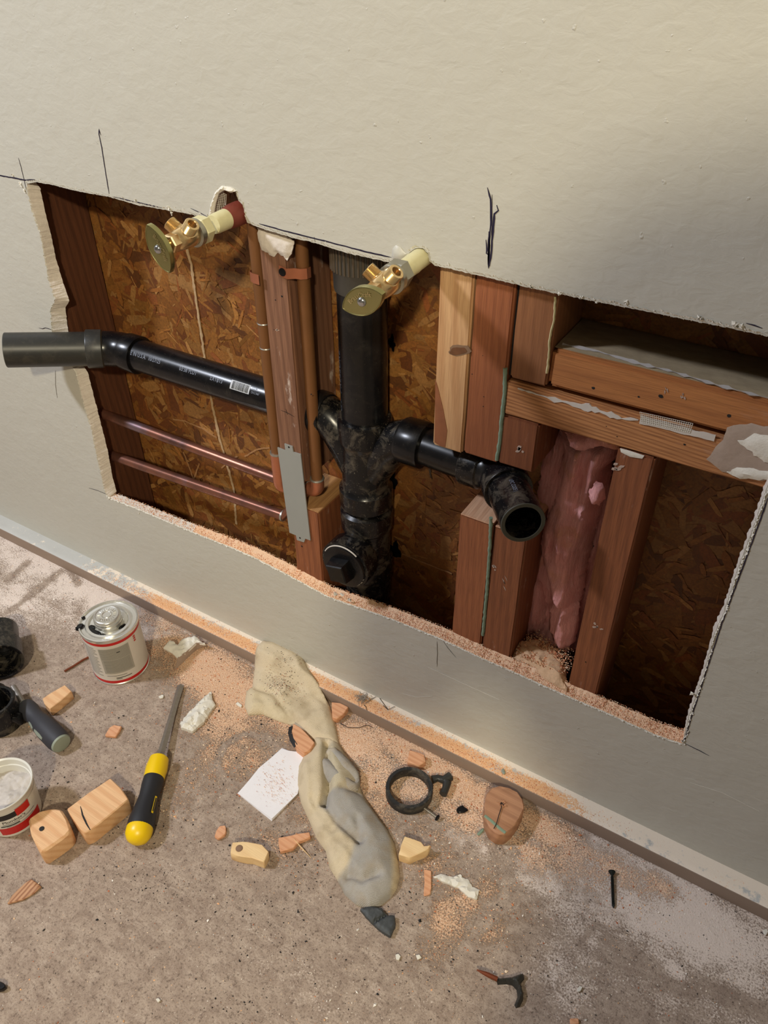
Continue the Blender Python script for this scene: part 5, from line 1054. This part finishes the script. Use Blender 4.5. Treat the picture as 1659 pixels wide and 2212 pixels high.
for a0_, l0, l1, wd_ in ((1.05, .040, .056, .0055), (.95, .062, .086, .0062)):
    for sgn in (1,):
        dd_ = s2 * math.cos(a0_ * sgn) + w2 * math.sin(a0_ * sgn)
        def rad_at(t_): return np.interp(t_, [.032, .042, .056, .070, .09], [.0132, .0134, .0160, .0172, .0172])
        lp = [B2 + d2 * (l0 + (l1 - l0) * k / 8) + dd_ * (rad_at(l0 + (l1 - l0) * k / 8) - .0006) for k in range(9)]; obj('inlay', *ribbon(lp, [wd_ * (.45 + .55 * math.sin(3.14 * min(1, max(0, (k + .6) / 9.2)))) for k in range(9)], dd_, .0002, .0010), M['mint'], sd2)

# black fittings at the left frame edge
fa = W(2, 1432, Z=.036); fa_d = Vector((.80, -.58, .10)).normalized()
ft1 = thing('pipe_fitting', 'black open pipe hub lying at the left frame edge, behind the other fitting', 'fitting', (fa.x, fa.y, 0))
obj('hub', *lathe(fa, fa_d, [(-.09, .028), (-.045, .029), (-.042, .0345), (-.001, .0355), (0, .0345), (.0002, .0305), (-.001, .0300), (-.035, .0295), (-.036, .024), (-.09, .023)], 48, cap=False), M['abs_dirty'], ft1)
obj('hub_inside', *lathe(fa, fa_d, [(-.060, .0238), (-.059, .0238)], 32), M['ink'], ft1)
fb_ = W(6, 1560, Z=.0); 
ft2 = thing('pipe_fitting', 'black trap fitting standing at the left frame edge beside the screwdriver', 'fitting', (fb_.x, fb_.y, 0))
obj('socket', *lathe(fb_, (0, 0, 1), [(.0005, .0305), (.0015, .0318), (.050, .0320), (.052, .0300), (.0522, .0265), (.05, .0258), (.018, .0250), (.016, .001)], 48, cap=True), M['abs_dirty'], ft2)
obj('side_hub', *lathe(fb_ + Vector((-.014, -.006, .026)), (-.75, .55, .30), [(0, .024), (.012, .026), (.014, .0285), (.034, .0285), (.0345, .024), (.030, .0235), (.01, .023)], 36, cap=False), M['abs'], ft2)
V = [v for v in tube([fb_ + Vector((.02, .006, .02)), fb_ + Vector((.036, .010, .022)), fb_ + Vector((.043, .008, .012))], [.010, .009, .003], 12)[0]]; obj('lug', *tube([fb_ + Vector((.02, .006, .02)), fb_ + Vector((.034, .010, .022)), fb_ + Vector((.040, .008, .012))], [.010, .009, .003], 12), M['abs'], ft2)

# ring, elbow piece, bolt, bits
rc_ = (W(834, 1708, Z=0) + W(936, 1702, Z=0)) / 2; rc_ = W(884, 1708, Z=.008); rc_.z = 0
m_pts = lathe(rc_, (0, 0, 1), [(.0003, .0335), (.0015, .0342), (.0165, .0342), (.0175, .0335), (.0175, .0290), (.0165, .0285), (.0015, .0285), (.0003, .0290), (.0003, .0335)], 64, cap=False)
tag(obj('pipe_ring', *m_pts, abs_mat('rough cut ring', .45, (.02, .02, .02), .6)), 'black sawn-off pipe ring lying flat right of the sock', 'ring')
te = thing('plastic_tee', 'small black plastic T-shaped piece touching the ring', 'fitting', W(955, 1700, Z=0))
obj('arm', *tube([W(a, c, Z=.007) for a, c in [(934, 1684), (946, 1681), (960, 1685), (966, 1692), (962, 1706), (957, 1716)]], [.0062, .0052, .0060, .0064, .0052, .0058], 16), M['abs_grey'], te)
obj('stem', *tube([W(a, c, Z=.008) for a, c in [(955, 1686), (964, 1682), (973, 1677)]], [.005, .0062, .0070], 16), M['abs_grey'], te); 
bl = thing('bolt', 'small grey bolt with dark head below the black ring', 'bolt', W(930, 1758, Z=0)); pa, pb = W(914, 1744, Z=.004), W(944, 1766, Z=.005); bd_ = (pb - pa).normalized()
obj('shank', *lathe(pa, bd_, [(0, .0016)] + [(t_, .0020 + .0003 * (i % 2)) for i, t_ in enumerate(np.arange(.002, (pb - pa).length, .0009))], 12), M['steel'], bl); obj('head', *lathe(pb, bd_, [(-.001, .002), (0, .0050), (.0012, .0050), (.002, .004)], 6), M['black_metal'], bl)
lump('plastic_flake', 'small black plastic flake between ring and round plug', 'debris', [(985, 1748), (990, 1742), (1000, 1738), (1005, 1744), (1012, 1749), (1003, 1754), (988, 1755)], .004, 'abs')
sc = thing('drywall_screw', 'black drywall screw standing out on white dust at right', 'screw', W(1324, 1920, Z=0)); pa, pb = W(1322, 1884, Z=.0042), W(1325, 1962, Z=.0024); bd_ = (pb - pa).normalized(); LL = (pb - pa).length; pr = [(0, .0018)]
for i, t_ in enumerate(np.arange(.006, LL - .004, .0008)): pr.append((t_, .0022 if i % 2 else .0015))
pr += [(LL, .0003)]; obj('threaded_shank', *lathe(pa, bd_, pr, 12), M['screwbronze'], sc); obj('screw_head', *lathe(pa, bd_, [(-.0012, .0046), (-.0004, .0048), (.004, .0018)], 18), M['screwbronze'], sc)
hk = thing('plastic_hook', 'black plastic hook with a rusty nail through it, at lower right', 'hook', W(1110, 2120, Z=0))
V, Fc, _ = pillow(px2([(1072, 2110), (1076, 2122), (1095, 2121), (1108, 2124), (1117, 2134), (1119, 2148), (1112, 2166), (1116, 2173), (1124, 2170), (1131, 2156), (1132, 2142), (1126, 2120), (1134, 2110), (1133, 2100), (1126, 2099), (1105, 2107), (1085, 2109)], .007), lambda p, d: .010 * np.minimum(1, d / .0045) ** .5, up, .0016, base=lambda a: 0); obj('hook_body', V, Fc, M['abs_grey'], hk)
obj('rusty_nail', *tube([W(1030, 2095, Z=.009), W(1050, 2104, Z=.008), W(1074, 2115, Z=.006)], [.0008, .0028, .0030], 8), M['rust'], hk)
V, Fc, _ = pillow(px2([(778, 1963), (798, 1957), (825, 1961), (831, 1972), (852, 1978), (854, 1999), (843, 2022), (826, 2012), (811, 1999), (791, 1979)], .007), lambda p, d: .009 * (.7 + .3 * np.minimum(1, d / .003)) * (1 - .55 * np.exp(-((p[:, 0] - W(829, 1985, Z=0).x - .55 * (p[:, 1] - W(829, 1985, Z=0).y)) / .002) ** 2)) + .0008 * nz(p, 300), up, .002, jag=.0006)
tag(obj('rubber_piece', V, Fc, M['rubber']), 'cracked dark grey rubber piece at the toe of the sock', 'rubber')
for k, (px_, py_, s_, lb_) in enumerate([(1042, 1793, .004, 'tiny green sealant crumb left of the round plug'), (895, 2142, .0, '')]):
    if s_: lump('sealant_crumb', lb_, 'debris', [(1030, 1801), (1040, 1790), (1046, 1788), (1045, 1795), (1034, 1804)], .003, 'green')
lump('sealant_crumb', 'pale sealant crumb on the metal trim strip', 'debris', [(1083, 1662), (1088, 1659), (1092, 1668), (1089, 1672), (1084, 1668)], .003, 'mint', z0=SH)
for lbl, pts in [('white plaster flake left of the can shadow, above the yellow screwdriver', [(342, 1504), (350, 1500), (354, 1502), (352, 1507), (345, 1508)]), ('white plaster flake left of the sock cuff', [(509, 1519), (514, 1516), (523, 1523), (521, 1527), (513, 1523)]), ('white crumb at lower centre of the floor', [(336, 2158), (342, 2155), (347, 2160), (341, 2165)]),
                 ('white pebble at the right frame edge', [(1649, 2008), (1656, 2006), (1660, 2012), (1655, 2020), (1650, 2016)]), ('round white crumb below the dark rubber piece', [(854, 2062), (860, 2060), (866, 2065), (862, 2074), (856, 2072)]), ('pair of white crumbs below the dark rubber piece', [(898, 2063), (906, 2061), (911, 2068), (902, 2073)]),
                 ('pale crumb at lower right, beyond the plastic hook', [(1247, 2136), (1252, 2129), (1259, 2132), (1254, 2141), (1248, 2142)])]:
    lump('plaster_flake', lbl, 'drywall', pts, .003, 'paper', bev=.0004)
lump('plastic_flake', 'black plastic lump at the lower left frame edge', 'debris', [(-12, 2120), (2, 2119), (10, 2124), (12, 2131), (4, 2137), (-10, 2138)], .008, 'abs')
fl_ = thing('dust_bunny', 'tangle of grey fluff and dark threads on the trim strip', 'fluff', W(783, 1510, Z=SH)); c_ = W(783, 1508, Z=SH + .004); m = []
for k in range(46):
    p = c_ + Vector((random.gauss(0, .004), random.gauss(0, .003), random.uniform(-.003, .004))); P = [p]
    for _ in range(4): P.append(P[-1] + Vector((random.gauss(0, .0028), random.gauss(0, .0028), random.gauss(0, .0014))))
    for q in P: q.z = max(q.z, SH + .0004)
    m.append(tube(P, .00035, 4))
obj('fluff', *merge(*m), M['fluff'], fl_, smooth=False)
m = [tube([W(a, c, Z=SH + .0015) for a, c in P], .0004, 5) for P in ([(790, 1519), (800, 1512), (812, 1505)], [(785, 1522), (790, 1526), (792, 1534)], [(820, 1508), (830, 1522), (838, 1533), (853, 1526)], [(838, 1533), (828, 1524)])]; obj('thread', *merge(*m), M['thread'], fl_, smooth=False)
tag(obj('thread', *tube(resample([W(a, c, Z=.0015) for a, c in [(735, 1562), (752, 1572), (775, 1572), (795, 1566), (805, 1572)]], .006, False), .0005, 5), M['thread']), 'dark curved fibre right of the sock', 'thread')

# ------------------------------------------------------------------ sock
sk = thing('sock', 'dirty cream and grey sock draped from the trim strip over the floor', 'sock', W(720, 1750, Z=0))
CRM = np.array(lin(220, 203, 173)); GRY = np.array(lin(176, 171, 164)); YEL = np.array(lin(222, 206, 168))
def creases(p, L, w):
    r = np.zeros(len(p))
    for pts, dep in L:
        Q = [W(a, c, Z=.02)[:2] for a, c in pts]; d = np.full(len(p), 1e9)
        for a, c in zip(Q[:-1], Q[1:]):
            a = np.array(a); c = np.array(c); t_ = np.clip((p - a) @ (c - a) / ((c - a) @ (c - a)), 0, 1); d = np.minimum(d, np.linalg.norm(p - (a + t_[:, None] * (c - a)), axis=1))
        r += dep * np.exp(-(d / w) ** 2)
    return r
def softcol(q, poly, width, a, b_):
    P = px2(poly, .02); d = seg_dist(q, P); s_ = np.where(inside(q, P), d, -d); t_ = np.clip(.5 + s_ / width, 0, 1)[:, None]; return a * (1 - t_) + b_ * t_
def sockpart(name, pts, hf, zc_, colf, base=None):
    V, Fc, q = pillow(px2(pts, zc_), hf, up, .0034, base=base); C = colf(q); C = np.vstack([C, np.tile(C[:1] * 0 + CRM * .7, (len(V) - len(q), 1))]); C[:, 3] = 1
    obj(name, V, Fc, M['sock'], sk, colors=C, sharp=80)
def step(y): return SH * np.clip((y + SW + .012) / .016, 0, 1)
cuff = [(568, 1393), (595, 1397), (618, 1405), (640, 1418), (656, 1430), (665, 1452), (678, 1470), (690, 1487), (712, 1515), (722, 1543), (728, 1574), (735, 1605), (712, 1602), (671, 1590), (637, 1562), (628, 1552), (599, 1543), (565, 1529), (534, 1531), (526, 1512), (530, 1480), (543, 1472), (546, 1440), (556, 1405)]
sockpart('ribbed_cuff', cuff, lambda p, d: step(p[:, 1]) + .003 + .012 * np.minimum(1, d / .014) ** .6 + .0025 * nz(p, 40, 4) + creases(p, [([(555, 1480), (590, 1490), (620, 1530), (640, 1555)], -.006), ([(600, 1540), (560, 1500)], -.003), ([(640, 1440), (670, 1500)], .003)], .006) * np.minimum(1, d / .006), .018,
         lambda q: softcol(q, [(530, 1470), (620, 1500), (640, 1560), (540, 1540)], .02, CRM, CRM * .6 + YEL * .4))
foot = [(676, 1586), (673, 1604), (656, 1624), (643, 1648), (641, 1688), (649, 1725), (666, 1762), (683, 1803), (703, 1830), (710, 1864), (727, 1891), (744, 1924), (771, 1948), (798, 1956), (821, 1949), (845, 1929), (858, 1911), (864, 1884), (860, 1850), (853, 1816), (838, 1786), (818, 1759), (798, 1732), (781, 1702), (772, 1668), (760, 1641), (744, 1618), (734, 1600), (715, 1588)]
gray = [(690, 1735), (705, 1712), (740, 1700), (781, 1703), (800, 1735), (835, 1780), (845, 1810), (848, 1880), (845, 1930), (800, 1960), (740, 1930), (722, 1893), (752, 1866), (768, 1820), (735, 1796), (715, 1760)]
CRS = [([(705, 1600), (706, 1650), (708, 1700), (700, 1730)], -.016), ([(700, 1730), (725, 1770), (760, 1800), (776, 1816)], -.010), ([(772, 1770), (776, 1814)], -.006), ([(755, 1885), (785, 1898), (815, 1885)], -.010), ([(740, 1700), (790, 1706)], -.006), ([(760, 1850), (745, 1890)], -.004), ([(690, 1790), (750, 1850)], .004), ([(672, 1720), (720, 1790)], -.005), ([(660, 1650), (668, 1740)], .005)]
sockpart('foot', foot, lambda p, d: .002 + .023 * np.minimum(1, d / .026) ** .55 + .0020 * nz(p, 45, 7) + creases(p, CRS, .0055) * np.minimum(1, d / .008), .012,
         lambda q: softcol(q, gray, .006, softcol(q, [(690, 1600), (740, 1600), (780, 1700), (700, 1720), (695, 1650)], .01, CRM, YEL * .6 + GRY * .4), GRY))
hl = [(690, 1640), (697, 1622), (708, 1606), (725, 1604), (745, 1622), (762, 1640), (775, 1658), (777, 1680), (772, 1697), (756, 1697), (735, 1690), (712, 1680), (694, 1664)]
sockpart('grey_heel', hl, lambda p, d: .014 + .016 * np.minimum(1, d / .018) ** .6 + .001 * nz(p, 50, 9) + creases(p, [([(705, 1625), (735, 1660), (765, 1680)], -.013)], .007) * np.minimum(1, d / .006), .026, lambda q: softcol(q, [(695, 1640), (740, 1610), (790, 1650), (790, 1710), (700, 1690)], .01, CRM * .5 + GRY * .5, GRY * .95), base=lambda a: .004)
# grime on the cuff
P = []
for _ in range(420):
    a, c = random.gauss(612, 22), random.gauss(1470, 22); p = W(a, c, Z=.022); P.append((p.x, p.y, .016 + step(p.y) + .0012))
P = np.array(P); V, Fc, C = crumbs(P, rng.uniform(.0003, .0010, len(P)), .6, cols(len(P), KC + [(140, 80, 54), (188, 120, 84)])); tag(obj('grime', V, Fc, M['grain'], sk, colors=C, recalc=False, smooth=False), kind='stuff')
